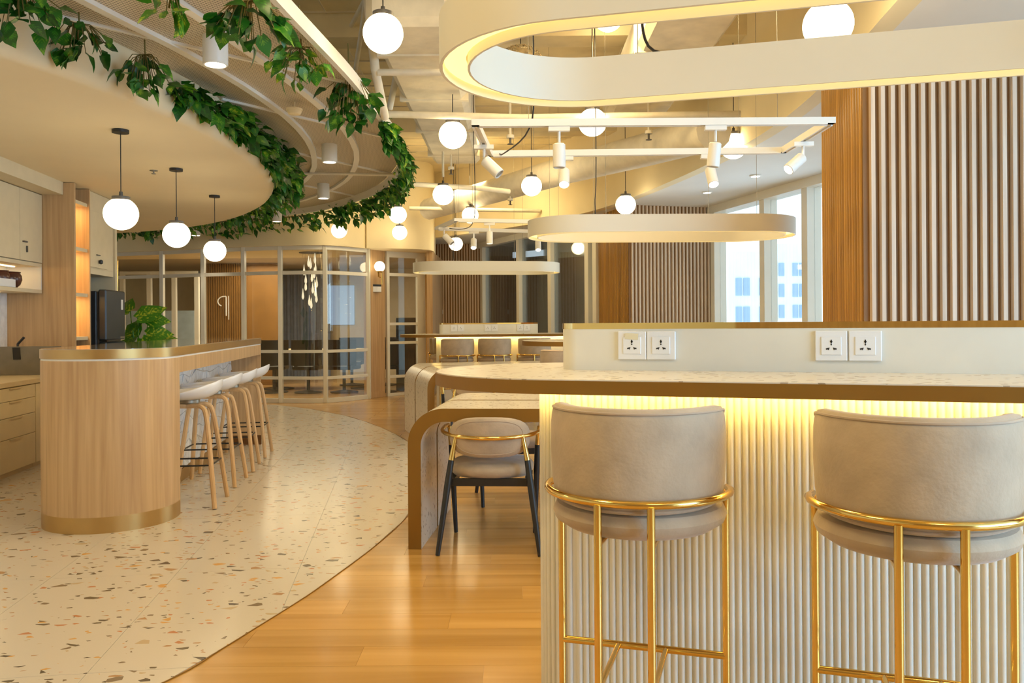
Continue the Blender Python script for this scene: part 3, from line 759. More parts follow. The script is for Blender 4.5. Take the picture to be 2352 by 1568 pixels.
# ================================================================== ISLAND
isl = thing('kitchen_island', 'long oak island with round end and bronze edged polished top', 'island', (0, 0, 0), KR)
R_I = 0.401; NR = -1.455; NLc = NR - R_I; SC0 = 5.624; SE = 8.87
def isl_outline(r, s_end, off=0.0, n=28):
    # half-round near end, square far end; counter-clockwise
    return [(NLc + (r)*math.cos(rad(a)), SC0 + (r)*math.sin(rad(a))) for a in [180 + 180*i/n for i in range(n+1)]] + [(NLc + r, s_end), (NLc - r, s_end)]
top = isl_outline(R_I, SE)
# main top slab: bronze band and stone
MB().prism(isl_outline(R_I+0.004, SE+0.004), 1.047, 1.103, True).obj('top_band', 'bronze_isl', isl)
MB().prism(isl_outline(R_I-0.004, SE-0.004), 1.103, 1.106, True).obj('stone_top', 'stone_top', isl)
MB().prism(isl_outline(R_I-0.002, SE), 1.035, 1.047, True).obj('shadow_gap_strip', 'white', isl)
# wood body: round end (solid half drum), left side panel, apron, far panel
drum = [(NLc + R_I*math.cos(rad(a)), SC0 + R_I*math.sin(rad(a))) for a in [180 + 180*i/32 for i in range(33)]] + [(NR, SC0+0.07), (NLc-R_I, SC0+0.07)]
MB().prism(drum, 0.10, 1.035, True).obj('round_end', 'oak', isl)
MB().prism(drum, 0.0, 0.10, True).obj('round_plinth', 'bronze_isl', isl)
MB().box(NLc-R_I, NR-0.30, SC0+0.07, SE-0.03, 0.10, 1.035).obj('cabinet_body', 'oak', isl)
MB().box(NLc-R_I, NR-0.29, SC0+0.07, SE-0.03, 0.0, 0.10).obj('plinth', 'bronze_isl', isl)
MB().box(NR-0.30, NR, SC0+0.07, SE-0.03, 0.935, 1.035).obj('apron', 'oak', isl)
MB().box(NLc-R_I, NR, SE-0.03, SE, 0.10, 1.035).obj('end_panel', 'oak', isl)
MB().box(NLc-R_I, NR, SE-0.03, SE, 0.0, 0.10).obj('end_plinth', 'redwood', isl)
# crazy marble facing in the recess, each shard a piece
random.seed(3)
GS, GZ = 20, 9
s0_, s1_ = SC0+0.075, SE-0.04; z0_, z1_ = 0.105, 0.93
gv = {}
for i in range(GS+1):
    for j in range(GZ+1):
        ds = 0 if i in (0, GS) else random.uniform(-0.42, 0.42)*(s1_-s0_)/GS
        dz = 0 if j in (0, GZ) else random.uniform(-0.42, 0.42)*(z1_-z0_)/GZ
        gv[i, j] = Vector((s0_ + (s1_-s0_)*i/GS + ds, z0_ + (z1_-z0_)*j/GZ + dz))
for i in range(GS):
    for j in range(GZ):
        q = [gv[i, j], gv[i+1, j], gv[i+1, j+1], gv[i, j+1]]
        c = sum(q, Vector((0, 0)))/4
        tris = [q] if random.random() < 0.35 else ([[q[0], q[1], q[2]], [q[0], q[2], q[3]]] if random.random() < 0.5 else [[q[0], q[1], q[3]], [q[1], q[2], q[3]]])
        if i > 11 and len(tris) > 1: tris = [q]
        for tr in tris:
            cc = sum(tr, Vector((0, 0)))/len(tr)
            tr = [cc + (p-cc)*0.955 for p in tr]
            x0 = NR-0.30; hs = [0.006 + random.random()*0.010 for _ in tr]
            k = len(tr)
            vs = [(x0, p.x, p.y) for p in tr] + [(x0+hs[a], cc.x+(p.x-cc.x)*0.96, cc.y+(p.y-cc.y)*0.96) for a, p in enumerate(tr)]
            MB().add(vs, [tuple(range(k)), tuple(range(2*k-1, k-1, -1))] + [(a, k+a, k+(a+1) % k, (a+1) % k) for a in range(k)]).obj('marble_shard', 'marble', isl)

# ---- white bar stools
def bar_stool():
    t = thing('bar_stool', 'white shell', 'stool', (0, 0, 0), 0)
    # shell: bowl with a low back rising toward +x
    mb = MB(); NU, NV = 16, 32; vs = []; 
    def rim(a):
        c, s_ = math.cos(a), math.sin(a)
        rx = 0.225; ry = 0.225
        e = 2.5
        k = (abs(c)**e + abs(s_)**e)**(-1/e)
        x, y = rx*c*k, ry*s_*k
        z = 0.785 + 0.075*max(0, c)**1.2 - 0.008*max(0, -c)
        return x, y, z
    def pt(u, a, inn):
        x, y, z = rim(a); f = math.sin(u*PI/2)
        zz_ = 0.725 + (z-0.725)*(u**2.3)
        k = 1.0 if not inn else 0.965
        return (x*f*k + 0.0, y*f*k, zz_ + (0.012*(1-u**3) if inn else 0))
    outer = [[pt(i/NU, 2*PI*j/NV, False) for j in range(NV)] for i in range(1, NU+1)]
    inner = [[pt(i/NU, 2*PI*j/NV, True) for j in range(NV)] for i in range(1, NU+1)]
    rows = outer + [[(p[0]*0.99, p[1]*0.99, p[2]+0.004) for p in outer[-1]]] + inner[::-1]
    vs = [p for r_ in rows for p in r_]; fs = []
    for i in range(len(rows)-1):
        for j in range(NV):
            k = (j+1) % NV; fs.append((i*NV+j, i*NV+k, (i+1)*NV+k, (i+1)*NV+j))
    L_ = len(rows)-1
    fs.append(tuple(range(NV-1, -1, -1))); fs.append(tuple(L_*NV+j for j in range(NV)))
    mb.add(vs, fs, True); mb.obj('seat', 'seat_white', t, 60)
    MB().lathe([(0.06, 0.695), (0.075, 0.705), (0.075, 0.725)], 16).obj('swivel_plate', 'wire', t)
    # bentwood legs: two hoops
    for sy in (-1, 1):
        for sx in (-1, 1):
            pts = [(0.0, 0.055*sy, 0.685), (0.075*sx, 0.075*sy, 0.687), (0.115*sx, 0.092*sy, 0.675), (0.137*sx, 0.104*sy, 0.635), (0.16*sx, 0.125*sy, 0.49), (0.215*sx, 0.205*sy, 0.003)]
            pts = smooth_path([Vector(p) for p in pts], 4)
            MB().tube(pts, [0.0155 + 0.003*(0.6 - min(0.6, abs(p.z-0.4))) for p in pts], 8).obj('leg', 'leg_wood', t)
    z = 0.29
    for sy in (-1, 1): MB().tube([(-0.185, 0.160*sy, z), (0.185, 0.160*sy, z)], 0.006, 8).obj('footrest_bar', 'black', t)
    for sx in (-1, 1): MB().tube([(0.185*sx, -0.160, z), (0.185*sx, 0.160, z)], 0.006, 8).obj('footrest_bar', 'black', t)
    return t
bs = bar_stool()
bs['group'] = 'white bar stools along the island'
sts = [(6.0, -1.475, 'white shell stool with ash legs at the island, nearest to the round oak end'), (6.74, -1.48, 'second white shell stool from the round oak end of the island'),
       (7.40, -1.475, 'third white shell stool from the round oak end of the island'), (8.14, -1.485, 'white shell stool farthest along the island, beside the end panel')]
for i, (s_, n_, l) in enumerate(sts):
    p = K(n_, s_, 0.003)
    if i == 0: bs.location = p; bs.rotation_euler = (0, 0, KR+0.0); bs['label'] = l
    else: dup(bs, p, KR + (-0.03, 0.04, 0.0)[i-1], l)

# ================================================================== PANTRY
def kthing(name, label, cat, n, s, z=0.0, group=None):
    return thing(name, label, cat, K(n, s, z), KR, group)
# base cupboards (fronts at n=-3.227); joint pattern from the picture
fr = -3.227
units = [(8.66, 7.79, 'door', 'cream base cupboard nearest to the oak side panel, single door'), (7.79, 7.02, 'drawers', 'cream base cupboard with a stack of four drawers'), (7.02, 6.2, 'door', 'cream base cupboard left of the drawers, partly out of view')]
for (sa, sb, kind, l) in units:
    t = kthing('base_cabinet', l, 'cabinet', 0, 0)
    MB().box(-3.815, fr, sb+0.002, sa-0.002, 0.04, 0.742).obj('cabinet_body', 'cab', t)
    MB().box(-3.815, fr-0.01, sb+0.002, sa-0.002, 0.0, 0.04).obj('toe_kick', 'cab_top', t)
    if kind == 'door':
        d_ = MB().cbox(fr, fr+0.018, sb+0.006, sa-0.006, 0.045, 0.738, 0.002).obj('door', 'cab', t)
        MB().box(fr+0.018, fr+0.030, sa-0.45, sa-0.30, 0.722, 0.738).obj('handle', 'cab_top', d_)
    else:
        zs = [0.045, 0.315, 0.49, 0.625, 0.738] 
        for q in range(4):
            d_ = MB().cbox(fr, fr+0.018, sb+0.006, sa-0.006, zs[q]+0.002, zs[q+1]-0.002, 0.002).obj('drawer', 'cab', t)
            MB().box(fr+0.018, fr+0.030, (sa+sb)/2-0.11, (sa+sb)/2+0.11, zs[q+1]-0.016, zs[q+1]-0.003).obj('handle', 'cab_top', d_)
o = kthing('worktop', 'cream stone worktop above the pantry base cupboards', 'worktop', 0, 0)
MB().cbox(-3.818, fr+0.03, 6.2, 8.66, 0.743, 0.785, 0.003).obj('slab', 'cab_top', o)
# tall oak side panel + niche column
tp = kthing('shelf_column', 'tall oak column with lit open shelves beside the fridge', 'shelving', 0, 0)
MB().box(-3.828, -3.20, 8.665, 8.70, 0, 2.655).obj('side_panel', 'oak', tp)
MB().box(-3.828, -3.20, 9.06, 9.09, 0, 2.655).obj('side_panel', 'oak', tp)
MB().box(-3.828, -3.80, 8.70, 9.06, 0, 2.655).obj('back_panel', 'oak', tp)
for z in (2.47, 2.00, 1.54, 1.10):
    sh = MB().box(-3.80, -3.22, 8.70, 9.06, z, z+0.035).obj('shelf', 'cab', tp)
    if z > 1.2: MB().box(-3.5, -3.30, 8.72, 8.95, z-0.008, z).obj('strip_light', 'ledshelf', sh)
MB().box(-3.80, -3.21, 8.70, 9.06, 0.0, 1.0).obj('lower_door', 'oak', tp)
# upper cupboards
for k, (sa, sb, l) in enumerate([(8.66, 8.18, 'cream upper cupboard against the oak side panel, key in lock'), (8.18, 7.72, 'cream upper cupboard, second from the oak side panel'), (7.72, 7.26, 'cream upper cupboard third from the oak panel, cut by the frame'), (7.26, 6.8, 'cream upper cupboard at the far left, mostly out of view')]):
    t = kthing('wall_cabinet', l, 'cabinet', 0, 0)
    MB().box(-3.825, -3.515, sb+0.001, sa-0.001, 1.86, 2.53).obj('cabinet_body', 'cab', t)
    d_ = MB().cbox(-3.513, -3.495, sb+0.004, sa-0.004, 1.862, 2.528, 0.002).obj('door', 'cab', t)
    if k == 0:
        MB().box(-3.495, -3.480, sb+0.05, sb+0.13, 2.03, 2.042).obj('key', 'dark', d_); MB().box(-3.493, -3.483, sb+0.125, sb+0.14, 1.94, 2.0).obj('key_fob', 'dark', d_)
ob_ = kthing('open_shelf', 'white lit open shelf box under the upper cupboards holding dark bowls', 'shelf', 0, 0)
MB().box(-3.825, -3.50, 6.8, 8.655, 1.82, 1.855).obj('top_board', 'cab', ob_)
MB().box(-3.825, -3.50, 6.8, 8.655, 1.565, 1.60).obj('bottom_board', 'cab', ob_)
MB().box(-3.825, -3.81, 6.8, 8.655, 1.60, 1.82).obj('back_board', 'white', ob_)
MB().box(-3.81, -3.50, 8.635, 8.655, 1.60, 1.82).obj('end_board', 'white', ob_)
MB().box(-3.70, -3.68, 6.9, 8.5, 1.812, 1.82).obj('strip_light', 'ledshelf', ob_)
MB().box(-3.70, -3.68, 6.9, 8.2, 1.557, 1.565).obj('strip_light', 'ledshelf', ob_)
struct(MB().box(-3.83, -3.30, 5.0, 8.66, 2.535, 2.665).obj('ceiling_drop', 'cab', None, None, (0, 0, 0), KR))
# bowls
bw = None
for i, (s_, l) in enumerate([(8.26, 'dark brown glazed bowl, rightmost on the open shelf'), (8.02, 'dark brown glazed bowl behind the paper, second from right on the open shelf'), (7.72, 'dark brown glazed bowl at the left edge of the open shelf')]):
    if bw is None:
        bw = kthing('glazed_bowl', l, 'bowl', -3.62, s_, 1.601)
        MB().lathe([(0.055, 0.0), (0.085, 0.03), (0.102, 0.075), (0.098, 0.115), (0.085, 0.135), (0.092, 0.150), (0.084, 0.150), (0.076, 0.135), (0.085, 0.10), (0.07, 0.03)], 28).obj('bowl_body', 'pot', bw)
        MB().tube([(0.0, 0.088 + 0.012*math.sin(a*PI/5), 0.10 + 0.025*math.cos(a*PI/5)) for a in range(6)], 0.006, 6).obj('handle', 'pot', bw)
    else: dup(bw, K(-3.62, s_, 1.601), KR, l)
t = kthing('paper_packet', 'white pointed paper packet lying on the open shelf before the bowls', 'packet', -3.516, 7.80, 1.602)
MB().prism([(0, 0), (0.015, 0), (0.015, 0.30), (0, 0.30)], 0, 0.07).obj('packet_body', 'plastic', t)
# leaning board with strap
t = kthing('leaning_board', 'grey stone-look board leaning on the worktop with a black strap', 'board', -3.38, 8.30, 0.786)
xf = Matrix.Rotation(rad(9), 4, 'X')
MB().box(-0.44, 0.20, 0, 0.02, 0, 0.27, xf).obj('board_slab', 'board', t)
MB().box(-0.22, -0.155, -0.006, 0.0, 0.15, 0.265, xf).obj('strap', 'black', t)
MB().tube([(-0.19, -0.004, 0.24), (-0.205, 0.03, 0.29), (-0.17, 0.03, 0.33), (-0.15, 0.035, 0.355)], 0.012, 6).obj('strap_loop', 'black', t)
# cupboard above the fridge
t = kthing('wall_cabinet', 'cream tall cupboard above the fridge with a key in its lock', 'cabinet', 0, 0)
MB().box(-3.825, -3.23, 9.10, 9.86, 1.85, 2.655).obj('cabinet_body', 'cab', t)
d_ = MB().cbox(-3.228, -3.21, 9.105, 9.62, 1.86, 2.45, 0.002).obj('door', 'cab', t)
MB().box(-3.21, -3.195, 9.28, 9.37, 1.99, 2.0).obj('key', 'dark', d_); MB().lathe([(0.002, 0.0), (0.022, 0.01), (0.022, 0.04), (0.002, 0.05)], 10, (-3.19, 9.36, 1.90)).obj('key_fob', 'black', d_)
MB().box(-3.825, -3.23, 9.10, 9.86, 1.79, 1.849).obj('bottom_board', 'cab', t)
MB().box(-3.82, -3.21, 9.87, 9.93, 0, 2.655).obj('side_board', 'cab', t)
# fridge
fg = kthing('refrigerator', 'dark steel two door refrigerator in the pantry recess', 'refrigerator', 0, 0)
MB().cbox(-3.80, -3.185, 9.20, 9.80, 0.02, 1.61, 0.01).obj('fridge_body', 'fridge', fg)
d1 = MB().cbox(-3.165, -3.085, 9.195, 9.80, 1.09, 1.625, 0.012).obj('door', 'fridge', fg)
d2 = MB().cbox(-3.165, -3.085, 9.195, 9.80, 0.05, 1.07, 0.012).obj('door', 'fridge', fg)
MB().box(-3.185, -3.165, 9.23, 9.78, 0.06, 1.60).obj('seal', 'dark', fg)
MB().box(-3.085, -3.078, 9.62, 9.76, 1.105, 1.125).obj('handle', 'wire', d1); MB().box(-3.085, -3.072, 9.21, 9.60, 1.075, 1.092).obj('handle', 'black', d1)
MB().box(-3.085, -3.083, 9.66, 9.72, 1.42, 1.53).obj('energy_sticker', 'plastic', d1)
# brass pipe
pp = [P(269, 800, 10.0), P(269, 600, 10.0), P(268, 590, 10.0), P(263, 584, 10.0), P(253, 582, 10.0)]
pp2 = MB().tube(pp, 0.013, 10).obj('brass_pipe', 'brass'); tag(pp2, 'slim polished brass pipe with bent top beside the fridge', 'pipe')

# potted plant behind the island
pt = P(328, 900, 10.25)
pl = thing('potted_plant', 'leafy green variegated plant behind the island beside the fridge', 'plant', (pt.x, 10.2, 0.003))
MB().lathe([(0.14, 0), (0.20, 0.40), (0.21, 0.42), (0.19, 0.42), (0.18, 0.36)], 24).obj('plant_pot', 'white', pl)
MB().lathe([(0.185, 0.355), (0.0, 0.37)], 20, cap=False).obj('soil', 'stem', pl)

def leaf_mesh(name, mats, L_=1.0, W=0.8, fold=0.25, droop=0.35):
    # heart-shaped folded leaf lying along +Y, unit length
    prof = [(0.0, 0.02), (0.12, 0.30), (0.30, 0.42), (0.52, 0.36), (0.76, 0.19), (1.0, 0.0)]
    vs = []; uvs = []
    for (y, hw) in prof:
        zc = -droop*y*y
        vs.append((0, y*L_, zc)); uvs.append((0, y))
    n = len(prof)
    for sx in (-1, 1):
        for k, (y, hw) in enumerate(prof):
            yb = y - (0.10 if k == 0 else (0.05 if k == 1 else 0))
            x = sx*(hw if k else 0.16)*W
            vs.append((x, yb*L_, -droop*y*y + fold*abs(x)*0.6 - 0.05*(k % 2))); uvs.append((sx*hw if k else sx*0.16, yb))
    fs = []
    for sx in range(2):
        o_ = n*(1+sx)
        for k in range(n-2): fs.append((k, k+1, o_+k+1, o_+k) if sx else (k, o_+k, o_+k+1, k+1))
        fs.append((n-2, n-1, o_+n-2) if sx else (n-2, o_+n-2, n-1))
    return vs, uvs, fs
def leaf_single(name, mat, **kw):
    vs, uvs, fs = leaf_mesh(name, None, **kw)
    me = D.meshes.new(name); me.from_pydata(vs, [], fs); uvl = me.uv_layers.new(name='UVMap')
    for p in me.polygons:
        p.use_smooth = True
        for li in p.loop_indices: uvl.data[li].uv = uvs[me.loops[li].vertex_index]
    me.materials.append(M[mat]); return me
LM = {m_: [leaf_single('leaf', m_, fold=0.3, droop=0.3, W=0.98), leaf_single('leaf', m_, fold=0.5, droop=0.55, W=1.05), leaf_single('leaf', m_, fold=0.15, droop=0.2, W=0.88)] for m_ in ('leaf_a', 'leaf_b', 'leaf_c')}
def leaf_matrix(loc, size, rnd, outdir=None, down=0.5):
    az = rnd.uniform(0, 2*PI) if outdir is None else outdir + rnd.uniform(-1.1, 1.1)
    pit = -rnd.uniform(-0.35, 1.2) * (0.5 + down)
    return Matrix.Translation(loc) @ Matrix.Rotation(az - PI/2, 4, 'Z') @ Matrix.Rotation(pit, 4, 'X') @ Matrix.Rotation(rnd.uniform(-0.9, 0.9), 4, 'Y') @ Matrix.Scale(size, 4)
rnd = random.Random(11)
def leaf_obj(parent, mtx, mats=LEAVES):
    m_ = rnd.choice(mats); o = D.objects.new('leaf', rnd.choice(LM[m_])); COL.objects.link(o); o.parent = parent; o.matrix_local = mtx; return o
# plant leaves
for (dx, dy, h, sz, az) in [(-0.25, 0, 1.42, 0.34, 2.6), (0.02, -0.1, 1.33, 0.36, 0.6), (0.18, 0, 1.30, 0.26, 0.1), (-0.1, -0.1, 1.18, 0.30, 1.4), (0.20, -0.05, 1.13, 0.28, 0.2), (0.05, 0.1, 1.02, 0.34, -0.6), (-0.2, 0, 1.0, 0.32, 3.3), (0.28, 0, 0.98, 0.26, -0.1), (0.0, -0.12, 0.95, 0.3, -1.5), (-0.15, 0.1, 1.25, 0.28, -2.2), (0.12, -0.1, 1.08, 0.32, -1.0), (-0.05, -0.15, 1.08, 0.3, 4.3), (0.30, 0.05, 1.05, 0.27, 0.5), (0.1, 0.0, 0.9, 0.3, 0.0)]:
    mt_ = Matrix.Translation((dx*0.5, dy, h)) @ Matrix.Rotation(rad(58), 4, 'X') @ Matrix.Rotation(az-PI/2, 4, 'Z') @ Matrix.Rotation(rnd.uniform(-0.4, 0.3), 4, 'X') @ Matrix.Rotation(rnd.uniform(-0.6, 0.6), 4, 'Y') @ Matrix.Scale(sz, 4)
    leaf_obj(pl, mt_, ['leaf_c', 'leaf_c', 'leaf_b'])
    MB().tube([(0.02*dx, 0, 0.37), (dx*0.35, dy*0.5, 0.37+(h-0.37)*0.6), (dx*0.5, dy, h)], 0.006, 5).obj('stem', 'leaf_b', pl)

# ================================================================== GREENERY
def clump(px, py, Y, wpx, hpx, n_, label, size=0.13, mats=LEAVES, hang=0.25):
    c = P(px, py, Y); W_ = wpx/F*Y/2; H_ = hpx/F*Y/2
    t = thing('vine_cluster', label, 'vine', (c.x, c.y, c.z + H_))
    # stalk from which the stems spread
    MB().tube([(0, 0, hang), (0.01, 0, 0.0), (0, 0, -H_)], 0.005, 6).obj('stalk', 'stem', t)
    st = MB()
    for i in range(n_):
        a = rnd.uniform(0, 2*PI); q = math.sqrt(rnd.random())
        p = Vector((W_*q*math.cos(a), 0.5*W_*rnd.uniform(-1, 1), -H_ + H_*q*math.sin(a)))
        p.x -= 0.0
        leaf_obj(t, leaf_matrix(p, size*rnd.uniform(0.7, 1.15), rnd, None if q < 0.3 else math.atan2(rnd.uniform(-1, 1), math.cos(a)), 0.6), mats)
        st.tube([(0, 0, 0), (p.x*0.5, p.y*0.5, 0.0 - 0.1*H_), tuple(p)], 0.0025, 4)
    stuff(st.obj('stems', 'stem', t))
    return t
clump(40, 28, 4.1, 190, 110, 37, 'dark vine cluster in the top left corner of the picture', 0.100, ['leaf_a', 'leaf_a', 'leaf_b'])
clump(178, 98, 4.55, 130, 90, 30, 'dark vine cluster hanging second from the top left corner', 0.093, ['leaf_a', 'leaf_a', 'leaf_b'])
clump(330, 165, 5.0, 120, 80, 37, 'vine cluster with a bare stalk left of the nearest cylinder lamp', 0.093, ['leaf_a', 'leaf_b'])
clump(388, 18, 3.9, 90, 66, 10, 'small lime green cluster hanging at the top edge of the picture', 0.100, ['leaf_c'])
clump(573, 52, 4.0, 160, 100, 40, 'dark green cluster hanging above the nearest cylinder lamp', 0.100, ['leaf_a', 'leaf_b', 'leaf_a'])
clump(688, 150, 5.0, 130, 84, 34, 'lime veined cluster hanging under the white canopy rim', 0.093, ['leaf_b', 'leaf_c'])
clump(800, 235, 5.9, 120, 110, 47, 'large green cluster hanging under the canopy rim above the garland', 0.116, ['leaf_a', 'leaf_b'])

def garland(name, label, path, f0, f1, nobj, nstuff, wid, hgt, z_top, size, out=1):
    t = thing(name, label, 'garland', (0, 0, 0))
    pts = resample(path, 400); a0 = int(f0*400); a1 = int(f1*400); nr = normals(pts)
    MB().tube([(pts[i].x + nr[i].x*0.04*out, pts[i].y + nr[i].y*0.04*out, z_top-0.06) for i in range(a0, a1+1, 4)], 0.006, 6).obj('vine_stem', 'stem', t)
    vs, uvs, fs = [], [], []; mi = []
    def sample(i_):
        i = min(a1, max(a0, i_)); k = 1.0
        g_ = min(1.0, 0.45 + 1.6*(i-a0)/(a1-a0)); off = rnd.uniform(-0.02, wid*g_); z = z_top - hgt*g_*rnd.random()**1.2 - 0.05*(1-g_)
        return Vector((pts[i].x + nr[i].x*off*out, pts[i].y + nr[i].y*off*out, z)), math.atan2(nr[i].y*out, nr[i].x*out)
    for q in range(nobj):
        i = a0 + int((a1-a0)*0.55*q/nobj + rnd.uniform(-2, 2)); p, od = sample(i)
        leaf_obj(t, leaf_matrix(p, size*rnd.uniform(0.7, 1.15), rnd, od, 0.5))
    me_v = []
    for mname in ('leaf_a', 'leaf_b', 'leaf_c'):
        vs, uvs, fs = [], [], []
        cnt = nstuff*{'leaf_a': 2, 'leaf_b': 2, 'leaf_c': 1}[mname]//5
        lv, lu, lf = leaf_mesh('x', None, fold=0.3, droop=0.35)
        for q in range(cnt):
            i = rnd.randint(a0, a1); p, od = sample(i); mt_ = leaf_matrix(p, size*rnd.uniform(0.65, 1.1), rnd, od, 0.5)
            b = len(vs); vs += [tuple(mt_ @ Vector(v)) for v in lv]; uvs += lu; fs += [tuple(k+b for k in f) for f in lf]
        me = D.meshes.new('foliage'); me.from_pydata(vs, [], fs); ul = me.uv_layers.new(name='UVMap')
        for p in me.polygons:
            p.use_smooth = True
            for li in p.loop_indices: ul.data[li].uv = uvs[me.loops[li].vertex_index]
        me.materials.append(M[mname]); stuff(link('foliage', me, t))
# fractions along the inner and outer curves
def frac(path, Y, hi=True):
    L_ = [0.0]
    for i in range(1, len(path)): L_.append(L_[-1] + (path[i]-path[i-1]).length)
    for i in range(len(path)):
        if path[i].y > Y: return L_[i]/L_[-1]
    return 1.0
garland('vine_garland', 'leafy garland along the edge of the round pantry ceiling', innp, frac(innp, 5.5), frac(innp, 12.9), 240, 900, 0.26, 0.30, 2.93, 0.115)
garland('vine_garland', 'leafy garland hanging from the outer canopy rim, reaching over the meeting room', outp, frac(outp, 6.7), frac(outp, 13.45), 200, 760, 0.12, 0.28, 2.93, 0.115)

# ================================================================== LAMPS
def globe(px, py, dpx, label, ztop, Yo=None, group=None, d=0.238, canopy=False):
    Y = Yo or d*F/dpx; c = P(px, py, Y)
    t = thing('globe_pendant', label, 'pendant lamp', tuple(c), 0, group)
    r = d/2
    prof = [(r*math.sin(a), -r*math.cos(a)*0.98) for a in [PI*i/22 for i in range(1, 20)]]
    MB().lathe(prof, 36).obj('globe_shade', 'globe', t)
    MB().lathe([(r*0.52, r*0.84), (r*0.52, r*0.84+0.024), (0.014, r*0.84+0.03), (0.012, r*0.84+0.06)], 24).obj('cap', 'dark', t)
    MB().tube([(0, 0, r*0.84+0.05), (0, 0, ztop-c.z)], 0.0038, 6).obj('cord', 'black', t)
    if canopy: MB().lathe([(0.058, -0.022), (0.058, 0.0)], 28, (0, 0, ztop-c.z)).obj('ceiling_rose', 'black', t)
    return t
globe(278, 491, 76, 'globe pendant over the island, nearest of three and lowest to the left', 2.659, 5.98, 'globe pendants over the island', canopy=True)
globe(405.5, 539, 60, 'globe pendant over the island, middle of the three', 2.659, 7.48, 'globe pendants over the island', canopy=True)
globe(493.5, 576, 50, 'globe pendant over the island, farthest of the three', 2.659, 9.05, 'globe pendants over the island', canopy=True)
GL = [(880, 77, 92, 'largest globe pendant left of the big ring lamp'), (1902, 57, 112, 'globe pendant seen above the big ring lamp on the right'), (1040, 310, 64, 'globe pendant below the left end of the big ring lamp'),
      (1361, 281, 65, 'globe pendant behind the upper bar of the near track light'), (1685, 335, 61, 'globe pendant behind the right half of the near track light'), (1221, 427, 47, 'globe pendant under the left half of the near track light'),
      (1018, 447, 48, 'globe pendant on a pale upper rod left of the near track light'), (1437, 470, 46, 'globe pendant just above the middle ring lamp'), (1080, 494, 38, 'globe pendant above the far track light'),
      (914, 493, 40, 'upper of two globe pendants beside the end of the garland'), (918, 534, 34, 'lower of two globe pendants beside the end of the garland'), (779, 529, 36, 'globe pendant below the far garland before the meeting room'), (1047, 560, 32, 'globe pendant above the far ring lamp'), (1397, 40, 66, 'globe pendant partly hidden inside the big ring lamp')]
for (px, py, dp_, l) in GL:
    g_ = globe(px, py, dp_, l, 3.95, None, 'globe pendants of the lounge')
    if px in (1018, 1080): MB().tube([(0, 0, 0.20 if px == 1018 else 0.75), (0, 0, 3.95-g_.location.z)], 0.014, 8).obj('upper_rod', 'pipe', g_)
# crystal dome seen through the big ring lamp
p = P(1196, 165, 7.2)
cd = thing('crystal_pendant', 'round beaded crystal pendant seen through the left end of the big ring lamp', 'pendant lamp', tuple(p))
prof = [(0.235, -0.02), (0.228, 0.04), (0.205, 0.10), (0.165, 0.155), (0.105, 0.20), (0.03, 0.22)]
M['crystal'] = simple('crystal_beads', (0.70, 0.62, 0.46), 0.12, metal=0.5, noise=0.3, nscale=30)
MB().lathe([(r_-0.012, z_) for r_, z_ in prof], 32, cap=False).obj('dome', 'crystal', cd)
bd = MB(); rb = random.Random(4)
for i in range(420):
    k = rb.random()*4.99; a_ = rb.uniform(0, 2*PI); q0, q1 = prof[int(k)], prof[int(k)+1]; f_ = k-int(k)
    r_, z_ = q0[0]+(q1[0]-q0[0])*f_, q0[1]+(q1[1]-q0[1])*f_; x, y = r_*math.cos(a_), r_*math.sin(a_); s_ = 0.009
    bd.add([(x+s_, y, z_), (x, y+s_, z_), (x-s_, y, z_), (x, y-s_, z_), (x, y, z_+s_*1.4), (x, y, z_-s_*1.4)], [(0, 1, 4), (1, 2, 4), (2, 3, 4), (3, 0, 4), (1, 0, 5), (2, 1, 5), (3, 2, 5), (0, 3, 5)])
stuff(bd.obj('crystal_beads', 'crystal', cd))
MB().tube([(0, 0, 0.20), (0, 0, 3.95-p.z)], 0.004, 6).obj('cord', 'black', cd)
# white wall switch on the far slatted column
p = P(1012, 716, 16.2); t = thing('wall_switch', 'small white switch on the far slatted column left of the windows', 'switch', tuple(p))
MB().cbox(-0.045, 0.045, 0.0, 0.015, -0.045, 0.045, 0.004).obj('switch_plate', 'plastic', t); MB().cbox(-0.018, 0.018, -0.006, 0.0, -0.028, 0.028, 0.002).obj('rocker', 'plastic', t)

def cyl_lamp(px, py, Y, label):
    p = P(px, py, Y)
    t = thing('cylinder_downlight', label, 'downlight', (p.x, p.y, p.z), 0, 'white cylinder lamps on the canopy')
    r = 0.073
    MB().lathe([(r, 2.972-p.z), (r, 0.008), (r-0.004, 0.0), (r-0.012, 0.0), (r-0.016, 0.02)], 28, cap=False).obj('lamp_body', 'white', t)
    MB().lathe([(r-0.014, 0.012), (0.001, 0.014)], 24, cap=False).obj('lamp_face', 'lamp', t)
    l = D.lights.new('downlight_beam', 'SPOT'); l.energy = 26; l.color = (1.0, 0.84, 0.58); l.spot_size = rad(95); l.spot_blend = 0.6; l.shadow_soft_size = 0.05
    lo = D.objects.new('downlight_beam', l); COL.objects.link(lo); lo.parent = t; lo.location = (0, 0, -0.012)
cyl_lamp(495, 150, 4.95, 'white cylinder lamp on the canopy, nearest and largest')
cyl_lamp(757, 373, 7.96, 'white cylinder lamp on the canopy, second one along the curve')
cyl_lamp(743, 456, 10.2, 'white cylinder lamp on the canopy, third one along the curve')
cyl_lamp(636, 509, 12.3, 'white cylinder lamp on the canopy, fourth one near the garland')
cyl_lamp(450, 541, 13.0, 'white cylinder lamp on the canopy, farthest to the left')

